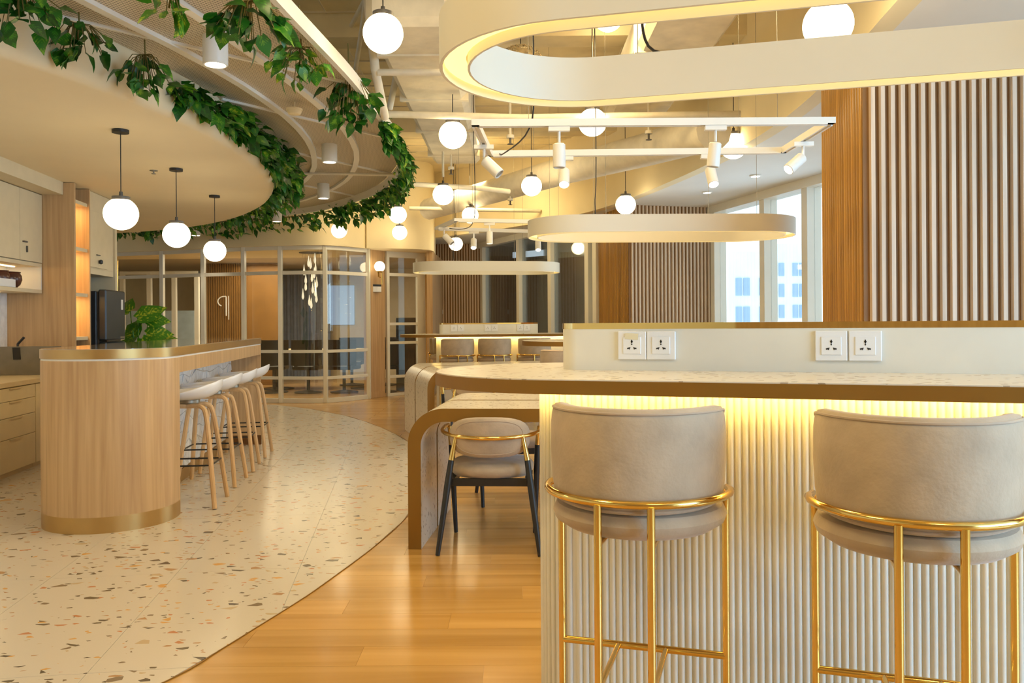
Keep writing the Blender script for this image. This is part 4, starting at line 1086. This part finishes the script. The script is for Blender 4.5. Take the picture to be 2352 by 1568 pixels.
# ring lamps
def ring_lamp(cx, cy, rot, half, r, z0, label, cables, h=0.12, topz=3.94):
    t = thing('ring_lamp', label, 'pendant lamp', (cx, cy, z0), rot)
    o_ = stadium(-half, half, r, 0, 24); i_ = stadium(-half, half, r-0.075, 0, 24)
    MB().wall(o_, 0, h, 0.008, closed=True, side=-1).obj('outer_band', 'ring_white', t)
    MB().wall(i_, 0, h, 0.006, closed=True, side=1).obj('inner_band', 'ring_white', t)
    # top plate
    m_ = len(o_); vs = [(p[0], p[1], h) for p in o_] + [(p[0], p[1], h) for p in i_] + [(p[0], p[1], h-0.01) for p in o_] + [(p[0], p[1], h-0.01) for p in i_]
    MB().add(vs, [(k, (k+1) % m_, m_+(k+1) % m_, m_+k) for k in range(m_)] + [(2*m_+k, 3*m_+k, 3*m_+(k+1) % m_, 2*m_+(k+1) % m_) for k in range(m_)]).obj('top_plate', 'ring_white', t)
    a_ = stadium(-half, half, r-0.010, 0, 24); b_ = stadium(-half, half, r-0.065, 0, 24); zl = 0.022
    vs = [(p[0], p[1], zl) for p in a_] + [(p[0], p[1], zl) for p in b_] + [(p[0], p[1], zl+0.006) for p in a_] + [(p[0], p[1], zl+0.006) for p in b_]
    MB().add(vs, [(k, m_+k, m_+(k+1) % m_, (k+1) % m_) for k in range(m_)] + [(2*m_+k, 2*m_+(k+1) % m_, 3*m_+(k+1) % m_, 3*m_+k) for k in range(m_)] + [(k, (k+1) % m_, 2*m_+(k+1) % m_, 2*m_+k) for k in range(m_)] + [(m_+k, 3*m_+k, 3*m_+(k+1) % m_, m_+(k+1) % m_) for k in range(m_)]).obj('light_diffuser', 'led', t)
    for (x, y) in cables: MB().tube([(x, y, h), (x, y, topz-z0)], 0.0016, 5).obj('suspension_wire', 'wire', t)
    x, y = cables[0]
    MB().tube(smooth_path([Vector(v) for v in [(x+0.12, y, h), (x+0.03, y, h+0.03), (x+0.01, y, h+0.18), (x+0.02, y, h+0.5), (x+0.015, y, topz-z0)]], 5), 0.004, 6).obj('power_cord', 'black', t)
    return t
ring_lamp(0.21+0.57*0.968, 2.03-0.57*0.25, rad(-14.5), 0.60, 0.355, 1.87, 'largest oblong ring lamp with glowing underside, top right', [(-0.5, 0.32), (0.5, 0.32), (-0.5, -0.32), (0.5, -0.32)], topz=3.94)
ring_lamp(1.10, 6.10, rad(1), 0.58, 0.40, 1.87, 'middle oblong ring lamp below the near track light', [(-0.45, 0.36), (0.45, 0.36), (0.6, -0.36), (-0.45, -0.36)], topz=2.79 if False else 3.94)
ring_lamp(-0.31, 10.35, rad(8), 0.52, 0.40, 1.87, 'farthest oblong ring lamp before the meeting room door', [(-0.4, 0.36), (0.4, 0.36), (-0.4, -0.36), (0.4, -0.36)])

# track light frames
def track(name_label, A, B, C_, Dn, z, spots):
    cx = sum(p[0] for p in (A, B, C_, Dn))/4; cy = sum(p[1] for p in (A, B, C_, Dn))/4
    t = thing('track_light', name_label, 'track light', (cx, cy, z))
    pts = [Vector((p[0]-cx, p[1]-cy)) for p in (A, B, C_, Dn)]
    for i in range(4):
        a, b = pts[i], pts[(i+1) % 4]; d_ = (b-a).normalized(); L_ = (b-a).length
        ang = math.atan2(d_.y, d_.x)
        mb = MB(); xf = Matrix.Translation((a.x, a.y, 0)) @ Matrix.Rotation(ang, 4, 'Z')
        mb.box(-0.0175, L_+0.0175, -0.0175, 0.0175, 0.006, 0.034, xf); mb.box(0.02, L_-0.02, -0.0175, -0.008, 0, 0.006, xf); mb.box(0.02, L_-0.02, 0.008, 0.0175, 0, 0.006, xf)
        mb.obj('track_bar', 'white', t)
    for (i, fr_, tilt, az, lit) in spots:
        a, b = pts[i], pts[(i+1) % 4]; p = a.lerp(b, fr_)
        s = D.objects.new('spotlight', None)
        s = MB().box(p.x-0.05, p.x+0.05, p.y-0.016, p.y+0.016, -0.022, -0.001).obj('spotlight', 'white', t)
        MB().lathe([(0.007, -0.075), (0.007, -0.022)], 8, (p.x, p.y, 0)).obj('stem', 'white', s)
        xf = Matrix.Translation((p.x, p.y, -0.075)) @ Matrix.Rotation(az, 4, 'Z') @ Matrix.Rotation(tilt, 4, 'X')
        MB().lathe([(0.024, -0.005), (0.029, -0.01), (0.030, -0.115), (0.026, -0.118), (0.024, -0.10)], 20, xf=xf, cap=False).obj('spot_barrel', 'white', s)
        mb = MB().lathe([(0.024, -0.112), (0.001, -0.113)], 18, xf=xf, cap=False); mb.obj('spot_face', 'spot_lit' if lit else 'wire', s)
        if lit:
            l = D.lights.new('spot_beam', 'SPOT'); l.energy = 18; l.color = (1.0, 0.84, 0.56); l.spot_size = rad(70); l.spot_blend = 0.7; l.shadow_soft_size = 0.03
            lo = D.objects.new('spot_beam', l); COL.objects.link(lo); lo.parent = t; lo.matrix_local = xf @ Matrix.Translation((0, 0, -0.125))
    for i in range(4):
        p = pts[i].lerp(pts[(i+1) % 4], 0.12 if i % 2 == 0 else 0.5)
        if i % 2 == 0:
            for f_ in (0.15, 0.85):
                q = pts[i].lerp(pts[(i+1) % 4], f_)
                MB().tube([(q.x, q.y, 0.034), (q.x, q.y, 3.94-z)], 0.0014, 5).obj('suspension_wire', 'wire', t)
    q = pts[0].lerp(pts[1], 0.16)
    MB().tube(smooth_path([Vector(v) for v in [(pts[3].x+0.05, pts[3].y, 0.03), (q.x-0.14, pts[3].y-0.1, 0.0), (q.x-0.01, q.y+0.1, 0.02), (q.x+0.01, q.y+0.06, 0.3), (q.x, q.y+0.06, 0.9), (q.x, q.y+0.06, 3.94-z)]], 5), 0.004, 6).obj('power_cord', 'black', t)
z1t = 2.165
a = G(1092, 292, z1t); b = G(1908, 287, z1t); c = G(1800, 353, z1t); d = G(1125, 361, z1t)
track('white rectangular track light frame below the big ring lamp', (a.x, a.y), (b.x, b.y), (c.x, c.y), (d.x, d.y), z1t,
      [(0, 0.235, 0.0, 0, False), (0, 0.675, 0.12, 0.9, False), (1, 0.55, 0.9, 1.9, True), (2, 0.25, -0.55, 0.1, True), (2, 0.745, -0.65, -0.1, True), (3, 0.45, 0.8, -1.9, False)])
a = G(1047, 510, z1t); b = G(1300, 514, z1t); c = G(1330, 538, z1t); d = G(1003, 529, z1t)
track('white rectangular track light frame above the far ring lamp', (a.x, a.y), (b.x, b.y), (c.x, c.y), (d.x, d.y), z1t,
      [(0, 0.30, 0.0, 0, True), (2, 0.30, -0.5, 0.0, True), (2, 0.75, -0.6, 0.0, True), (3, 0.4, 0.8, -1.9, False)])

# wall lamp on the pier and sign
p = P(872, 612, 13.70)
t = thing('wall_lamp', 'glowing globe wall lamp on the oak pier', 'wall lamp', tuple(p))
MB().lathe([(0.088*math.sin(a_), -0.088*math.cos(a_)) for a_ in [PI*i/16 for i in range(1, 16)]], 24).obj('globe_shade', emit('wall_globe', (1.0, 0.85, 0.55), 7.0), t)
MB().tube([(-0.02, 0.0, -0.10), (-0.02, 0.02, -0.16), (-0.02, 0.10, -0.17), (0.0, 0.22, -0.16)], 0.012, 8).obj('arm', 'brass', t); MB().lathe([(0.012, -0.30), (0.012, -0.10)], 10, (0.03, 0.01, 0)).obj('rod', 'brass', t)
MB().lathe([(0.04, -0.10), (0.05, -0.075)], 14).obj('cup', 'brass', t)
p = P(865, 662, 13.88)
t = thing('room_sign', 'small black and white room sign below the wall lamp', 'sign', tuple(p), math.atan2(0.34, 0.18)-0.55)
MB().box(-0.08, 0.08, -0.01, 0.0, -0.06, 0.03).obj('sign_plate', 'plastic', t); MB().box(-0.08, 0.08, -0.013, 0.0, 0.032, 0.065).obj('sign_header', 'black', t); MB().box(-0.08, 0.08, -0.013, -0.0, -0.066, -0.06).obj('sign_footer', 'black', t)

# ================================================================== COUNTERS
def socket_me():
    pass
def socket(label, loc, rot, group, tape=False):
    t = thing('wall_socket', label, 'socket', loc, rot, group)
    MB().cbox(-0.043, 0.043, -0.009, 0, -0.043, 0.043, 0.002).obj('socket_plate', 'plastic', t)
    MB().cbox(-0.027, 0.027, -0.0115, -0.009, -0.026, 0.026, 0.001).obj('socket_insert', 'plastic', t)
    h = MB()
    def hole(x, z, w_, hh, rot_=0):
        xf = Matrix.Translation((x, 0, z)) @ Matrix.Rotation(rot_, 4, 'Y')
        h.box(-w_/2, w_/2, -0.0122, -0.0112, -hh/2, hh/2, xf)
    def disc(x, z, r_):
        h.lathe([(r_, 0), (r_, 0.001)], 12, xf=Matrix.Translation((x, -0.0112, z)) @ Matrix.Rotation(PI/2, 4, 'X'))
    disc(0, 0.012, 0.0033); hole(0, 0.012, 0.0028, 0.011); disc(0, 0.0035, 0.0022)
    for sx in (-1, 1):
        hole(sx*0.0105, -0.0085, 0.0075, 0.0042, sx*0.25); hole(sx*0.0065, -0.0085, 0.0022, 0.0075, -sx*0.35)
    h.obj('pin_holes', 'black', t)
    if tape: MB().box(-0.022, 0.018, -0.0124, -0.0117, 0.018, 0.037, Matrix.Rotation(0.06, 4, 'Y')).obj('tape', 'tape', t)
    return t

def counter(loc, rot, e0, e1, m0, m1, label, cat='counter', flutes=True, spine=True, inset=0.0, glow=True, spine_end=None, s_len=None):
    """bar counter; local x along its length, y away from the seats"""
    t = thing('bar_counter', label, cat, loc, rot)
    R = (m1-m0)/2; cy = (m0+m1)/2
    def outline(r, x0, x1): return arc(x0, cy, r, 90, 270, 28) + [(x1, cy-r), (x1, cy+r)]
    MB().prism(outline(R, e0+R, e1), 1.062, 1.098, True).obj('edge_band', 'bronze', t)
    MB().prism(outline(R-0.003, e0+R, e1-0.003), 1.098, 1.101, True).obj('counter_top', 'terr_top', t)
    # fluted base
    bR = 0.13; bx0 = e0 + 0.345 + inset + bR; by = cy - 0.05
    MB().prism(arc(bx0, by, bR, 90, 270, 20) + [(e1-0.02, by-bR), (e1-0.02, by+bR)], 0.0, 1.062, True).obj('base', 'flute', t)
    if flutes:
        fm = MB().prism([(0.0085*math.cos(rad(a_)), 0.0075*math.sin(rad(a_))) for a_ in range(180, 361, 30)], 0.0, 1.058, True).mesh('flute', 'flute', 60)
        x = bx0 + 0.01
        while x < min(e1-0.05, bx0+2.1):
            link('flute', fm, t, (x, by-bR+0.0005, 0)); x += 0.0195
        for k in range(1, 21):
            a_ = 270 - k*8.6
            if a_ < 90: break
            link('flute', fm, t, (bx0 + bR*math.cos(rad(a_)), by + bR*math.sin(rad(a_)), 0), rad(a_+90))
    if glow:
        gp = arc(bx0, by, bR+0.04, 135, 270, 16) + [(e1-0.3, by-bR-0.04)]
        MB().wall(gp, 1.0565, 1.0615, 0.012, side=1).obj('led_strip', 'ledbar', t)
    if spine:
        sx0 = e0 + 0.39 + inset; sr = 0.055; sy = cy + (0.04 if spine_end is None else spine_end); se = s_len or e1-0.1
        so_ = arc(sx0+sr, sy, sr, 90, 270, 14) + [(se, sy-sr), (se, sy+sr)]
        MB().prism(so_, 1.101, 1.2275, True).obj('spine', 'flute', t)
        so2 = arc(sx0+sr, sy, sr+0.001, 90, 270, 14) + [(se+0.001, sy-sr-0.001), (se+0.001, sy+sr+0.001)]
        MB().prism(so2, 1.2275, 1.246, True).obj('brass_cap', 'brass_mirror', t)
        return t, sy - sr
    return t, None
CM0, CM1 = 2.087, 3.0
nearc, sface = counter((0, 0, 0), ER, -0.998, 2.3, CM0, CM1, 'nearest bar counter with bronze edge, fluted glowing base and brass capped spine')
ce, se_ = math.cos(ER), math.sin(ER)
def E(e, m, z=0.0): return Vector((e*ce - m*se_, e*se_ + m*ce, z))
# the socket plates are located on the spine face through the camera rays
def on_spine(px):
    r_ = ray(px, 794); # intersect with m = sface
    mm = -math.sin(-ER)*0
    nx, ny = -se_, ce
    tt = sface/(nx*r_.x + ny); X, Y = r_.x*tt, tt
    return ce*X + se_*Y
for (px, l, tp_) in [(1452.5, 'white socket plate on the counter spine, leftmost, with a scrap of tape', True), (1519, 'white socket plate on the counter spine, second from the left', False),
                (1908.5, 'white socket plate on the counter spine, third from the left', False), (1986.5, 'white socket plate on the counter spine, rightmost of four', False)]:
    e_ = on_spine(px); socket(l, E(e_, sface-0.0003, 1.177), ER, 'sockets on the near counter spine', tp_)

# middle counter (end shows left of the near spine) and far counter
midc, _ = counter((0.035, 6.35, 0), rad(-6), 0.0, 2.3, 0.0, 0.9, 'middle bar counter whose left end shows behind the near counter spine', flutes=False, spine=False)
FR_ = rad(8)
farc, fface = counter((-1.42, 10.50, 0), FR_, 0.0, 2.6, 0.0, 0.9, 'farthest bar counter with glowing base before the windows', flutes=False, spine_end=0.0, inset=0.13, s_len=1.84)
# far spine is short: its sockets
for i, x in enumerate((0.71, 0.80, 1.16, 1.25, 1.60, 1.69)):
    c_, s__ = math.cos(FR_), math.sin(FR_)
    socket(['first', 'second', 'third', 'fourth', 'fifth', 'sixth'][i] + ' socket from the left on the far counter spine', (-1.42 + x*c_ - (fface-0.0003)*s__, 10.50 + x*s__ + (fface-0.0003)*c_, 1.177), FR_, 'sockets on the far counter spine')

# ---- velvet counter stools
def velvet_stool():
    t = thing('counter_stool', 'velvet', 'stool', (0, 0, 0), 0, 'taupe velvet counter stools')
    # local: x right, y toward counter; origin below centre of the ring arc
    def ringpt(a, r): return (r*math.cos(a), r*math.sin(a))
    zR = 0.834; RR = 0.228
    path = [(0.212, 0.055, zR-0.06), (0.214, 0.055, zR-0.015), (0.217, 0.045, zR-0.002)] + [(RR*math.cos(rad(a_)), RR*math.sin(rad(a_)), zR) for a_ in range(0, -181, -9)] + [(-0.217, 0.045, zR-0.002), (-0.214, 0.055, zR-0.015), (-0.212, 0.055, zR-0.06)]
    MB().tube(path, 0.0095, 12).obj('ring_rail', 'brass', t)
    for sx in (-1, 1):
        MB().tube([(0.212*sx, 0.055, 0.0), (0.212*sx, 0.055, zR-0.02)], 0.0095, 12).obj('leg', 'brass', t)
        MB().tube([(0.061*sx, -0.222, 0.0), (0.061*sx, -0.222, zR-0.004)], 0.0095, 12).obj('leg', 'brass', t)
        MB().tube([(0.061*sx, -0.215, 0.405), (0.061*sx, 0.055, 0.405)], 0.0075, 10).obj('stretcher', 'brass', t)
        MB().tube([(0.205*sx, 0.05, 0.775), (0.175*sx, 0.05, 0.765)], 0.006, 8).obj('seat_bracket', 'brass', t)
        MB().tube([(0.061*sx, -0.215, 0.735), (0.061*sx, -0.05, 0.728)], 0.007, 8).obj('seat_bracket', 'brass', t)
    MB().tube([(-0.212, 0.055, 0.405), (0.212, 0.055, 0.405)], 0.0095, 12).obj('footrest', 'brass', t)
    # seat cushion
    prof = [(0.02, 0.728), (0.14, 0.730), (0.185, 0.740), (0.212, 0.758), (0.218, 0.775), (0.208, 0.797), (0.15, 0.815), (0.10, 0.818), (0.001, 0.82)]
    MB().lathe(prof, 40, (0, 0.012, 0)).obj('seat', 'velvet', t)
    # curved back pad: cross section swept along an arc
    a0_, a1_ = -186, 6
    def backpad(rin, rout, zb, zt, name, mat, grow=0.0):
        NA = 44; cs = []; rows = []
        hh = (zt-zb)
        for i in range(NA+1):
            f = i/NA; a_ = rad(a0_ + (a1_-a0_)*f)
            # rounded ends: height shrinks near the ends (super-ellipse)
            u = abs(2*f-1); k = (1 - u**9)**(1/3.0) if u < 1 else 0
            k = max(k, 0.30)
            kk = 0.75 + 0.25*k
            tt_ = (rout-rin)*(0.55+0.45*k)
            zm = (zb+zt)/2; zt_ = zm + hh/2*kk; zb_ = zm - hh/2*kk*(1 - 0.10*u*u)
            rm = (rin+rout)/2 
            sec = []
            for q in range(20):
                b_ = 2*PI*q/20; e_ = 0.42
                cx_ = math.copysign(abs(math.cos(b_))**e_, math.cos(b_)); sz_ = math.copysign(abs(math.sin(b_))**e_, math.sin(b_))
                z_ = (zt_+zb_)/2 + sz_*(zt_-zb_)/2
                bulge = 0.006*(1-((z_-zm)/(hh/2+1e-6))**2)
                lean = 0.006*(z_-zm)/hh
                rr_ = rm + cx_*tt_/2 + bulge*(1 if cx_ > 0 else 0) + lean
                sec.append((rr_*math.cos(a_), rr_*math.sin(a_), z_))
            rows.append(sec)
        vs = [p_ for r_ in rows for p_ in r_]; fs = []
        for i in range(NA):
            for q in range(20): fs.append((i*20+q, i*20+(q+1) % 20, (i+1)*20+(q+1) % 20, (i+1)*20+q))
        fs.append(tuple(range(19, -1, -1))); fs.append(tuple(NA*20+q for q in range(20)))
        MB().add(vs, fs, True).obj(name, mat, t, 70)
        return rows
    rows = backpad(0.164, 0.214, 0.802, 1.048, 'backrest', 'velvet')
    # piping along the outer top and bottom edge of the back
    for q in (3, 17):
        pth = [Vector(r_[q]) + Vector((r_[q][0], r_[q][1], 0)).normalized()*0.0015 for r_ in rows]
        MB().tube(pth, 0.0032, 6).obj('piping', 'velvet_pipe', t)
    # end piping, following the end section
    return t
vs0 = velvet_stool()
vs0.location = E(-0.303, 2.098, 0); vs0.rotation_euler = (0, 0, ER); vs0['label'] = 'taupe velvet stool with brass ring at the near counter, left of two'
dup(vs0, E(0.331, 2.072, 0), ER - 0.02, 'taupe velvet stool with brass ring at the near counter, right one cut by the frame')
# stools at the middle and far counters
dup(vs0, (0.425, 6.18, 0), rad(-6), 'taupe velvet stool showing behind the near spine at the middle counter')
def FE(x, y): c_, s__ = math.cos(FR_), math.sin(FR_); return (-1.42 + x*c_ - y*s__, 10.50 + x*s__ + y*c_, 0)
for x, y, a_, l in ((0.72, -0.03, FR_+0.25, 'velvet stool at the far counter, left of its three side by side'), (1.20, -0.02, FR_+0.15, 'velvet stool at the far counter, middle of three side by side'), (1.72, -0.02, FR_+0.1, 'velvet stool at the far counter, right of three, partly behind the middle counter')):
    dup(vs0, FE(x, y), a_, l)
dup(vs0, FE(0.62, 0.93), FR_+PI, 'velvet stool on the window side of the far counter, peeking out left of its base')

# ================================================================== WATERFALL TABLES
def waterfall(loc, rot, L_, depth, h, gap, label, thick=0.072, Rr=0.20, n_tab=2):
    for k in range(n_tab):
        c_, s__ = math.cos(rot), math.sin(rot)
        y0 = k*(depth+gap)
        t = thing('waterfall_table', label[k], 'table', (loc[0] - y0*s__, loc[1] + y0*c_, 0), rot)
        outer = [(0, 0)] + [(Rr - Rr*math.cos(rad(a_)), h - Rr + Rr*math.sin(rad(a_))) for a_ in range(0, 91, 6)] + [(L_, h)]
        ri = Rr - thick*0.9
        inner = [(thick, 0)] + [(thick + ri - ri*math.cos(rad(a_)), h - thick - ri + ri*math.sin(rad(a_))) for a_ in range(0, 91, 6)] + [(L_, h-thick)]
        n_ = len(outer)
        def sheet(a, b, y_a, y_b, name, mat):
            vs = [(p[0], y_a, p[1]) for p in a] + [(p[0], y_a, p[1]) for p in b] + [(p[0], y_b, p[1]) for p in a] + [(p[0], y_b, p[1]) for p in b]
            m_ = len(a)
            mb = MB()
            mb.add(vs, [(i, i+1, m_+i+1, m_+i) for i in range(m_-1)] + [(2*m_+i, 3*m_+i, 3*m_+i+1, 2*m_+i+1) for i in range(m_-1)], False)
            mb.add(vs, [(i, 2*m_+i, 2*m_+i+1, i+1) for i in range(m_-1)] + [(m_+i, m_+i+1, 3*m_+i+1, 3*m_+i) for i in range(m_-1)], True)
            mb.add(vs, [(0, m_, 3*m_, 2*m_), (m_-1, 3*m_-1, 4*m_-1, 2*m_-1)], False)
            mb.obj(name, mat, t, 30)
        sheet(outer, inner, 0.006, depth-0.006, 'table_shell', 'terr_top')
        sheet(outer, inner, 0.0, 0.0055, 'edge_band', 'bronze')
        sheet(outer, inner, depth-0.0055, depth, 'edge_band', 'bronze')
tA = G(938, 1261)
waterfall((tA.x, tA.y), rad(-5), 1.55, 0.50, 0.777, 0.025, ['near waterfall table with bronze edge and terrazzo leg, front one', 'waterfall table close behind the front one, bronze edged'])
waterfall((-0.86, 8.37), rad(17), 1.7, 0.68, 0.777, 0.03, ['distant waterfall table with terrazzo side, front one of the pair', 'distant waterfall table behind, back one of the pair'])

def armchair():
    t = thing('armchair', 'chair', 'chair', (0, 0, 0), 0, 'velvet and brass armchairs at the waterfall tables')
    # local: back toward -y
    prof = []
    NA = 32
    def sup(a_, rx, ry, e_=2.6):
        c, s_ = math.cos(a_), math.sin(a_); k = (abs(c)**e_ + abs(s_)**e_)**(-1/e_); return rx*c*k, ry*s_*k
    rows = []
    for (f, z) in ((0.55, 0.395), (0.92, 0.398), (1.0, 0.42), (1.0, 0.445), (0.93, 0.468), (0.6, 0.478), (0.05, 0.48)):
        rows.append([(sup(2*PI*j/NA, 0.235, 0.225)[0]*f, sup(2*PI*j/NA, 0.235, 0.225)[1]*f + 0.01, z) for j in range(NA)])
    vs = [p_ for r_ in rows for p_ in r_]; fs = [(i*NA+j, i*NA+(j+1) % NA, (i+1)*NA+(j+1) % NA, (i+1)*NA+j) for i in range(len(rows)-1) for j in range(NA)] + [tuple(range(NA-1, -1, -1)), tuple((len(rows)-1)*NA+j for j in range(NA))]
    MB().add(vs, fs, True).obj('seat', 'velvet', t, 60)
    # backrest: rounded oblong pad curved in plan
    def pad(rad_, cy, w_, zc, hh, th, name, mat, shrink=1.0):
        NU, NV = 28, 7; front = []; back = []
        def pos(x, z, d): 
            yy = cy - math.sqrt(max(0, rad_**2 - x*x)) + d
            return (x, yy - 0.10*(z-zc), z)
        rws = []
        for (f, d) in ((0.02, -th/2-0.004), (0.7, -th/2-0.002), (0.93, -th/2+0.004), (1.0, 0), (0.93, th/2-0.004), (0.7, th/2), (0.02, th/2)):
            rws.append([pos(sup(2*PI*j/40, w_, hh, 2.9)[0]*f*shrink, zc + sup(2*PI*j/40, w_, hh, 2.9)[1]*f*shrink, d) for j in range(40)])
        vs = [p_ for r_ in rws for p_ in r_]; fs = [(i*40+j, i*40+(j+1) % 40, (i+1)*40+(j+1) % 40, (i+1)*40+j) for i in range(6) for j in range(40)] + [tuple(range(39, -1, -1)), tuple(240+j for j in range(40))]
        MB().add(vs, fs, True).obj(name, mat, t, 60)
        return rws
    rws = pad(0.42, 0.19, 0.222, 0.625, 0.112, 0.042, 'backrest', 'velvet')
    pth = [(p_[0]*0.985, p_[1], 0.625+(p_[2]-0.625)*0.97) for p_ in [Vector(a_).lerp(Vector(b_), 0.35) for a_, b_ in zip(rws[2], rws[1])]]
    MB().tube([(p_[0], p_[1]-0.001, p_[2]) for p_ in pth], 0.0028, 6, closed=True).obj('piping', 'velvet_pipe', t)
    # arm rail
    arm = [(-0.272, 0.17, 0.645), (-0.280, 0.10, 0.648)] + [(0.28*math.cos(rad(a_))*1.0, -0.02 + 0.245*math.sin(rad(a_)), 0.645 - 0.02*max(0, -math.sin(rad(a_)))) for a_ in range(180, 361, 10)] + [(0.280, 0.10, 0.648), (0.272, 0.17, 0.645)]
    MB().tube(smooth_path([Vector(p_) for p_ in arm], 2), 0.0115, 10).obj('arm_rail', 'brass', t)
    for sx in (-1, 1):
        f0, f1, f2 = Vector((0.265*sx, 0.15, 0.64)), Vector((0.255*sx, 0.165, 0.53)), Vector((0.235*sx, 0.20, 0.003))
        MB().tube([f0, f1], [0.011, 0.016], 10).obj('leg_ferrule', 'brass', t)
        MB().tube([f1, f1.lerp(f2, 0.3), f2], [0.016, 0.018, 0.012], 10).obj('leg', 'black', t)
        r0, r1, r2 = Vector((0.185*sx, -0.205, 0.625)), Vector((0.208*sx, -0.215, 0.50)), Vector((0.275*sx, -0.295, 0.003))
        MB().tube([r0, r1], [0.010, 0.016], 10).obj('leg_ferrule', 'brass', t)
        MB().tube([r1, r1.lerp(r2, 0.3), r2], [0.016, 0.019, 0.0125], 10).obj('leg', 'black', t)
    MB().box(-0.215, 0.215, -0.20, -0.175, 0.355, 0.396).obj('seat_rail', 'black', t); MB().box(-0.225, 0.225, 0.165, 0.19, 0.355, 0.396).obj('seat_rail', 'black', t)
    for sx in (-1, 1): MB().box(0.205*sx-0.0125, 0.205*sx+0.0125, -0.175, 0.165, 0.36, 0.396).obj('seat_rail', 'black', t)
    return t
ac = armchair(); ac.location = (-0.118, 4.72, 0); ac.rotation_euler = (0, 0, rad(-3)); ac['label'] = 'taupe armchair with brass rail tucked under the near waterfall table, back to us'
dup(ac, (0.02, 5.80, 0), rad(183), 'taupe armchair on the far side of the near waterfall tables, facing us')
dup(ac, (-0.42, 8.28, 0), rad(13), 'taupe armchair at the distant waterfall table, mostly hidden')
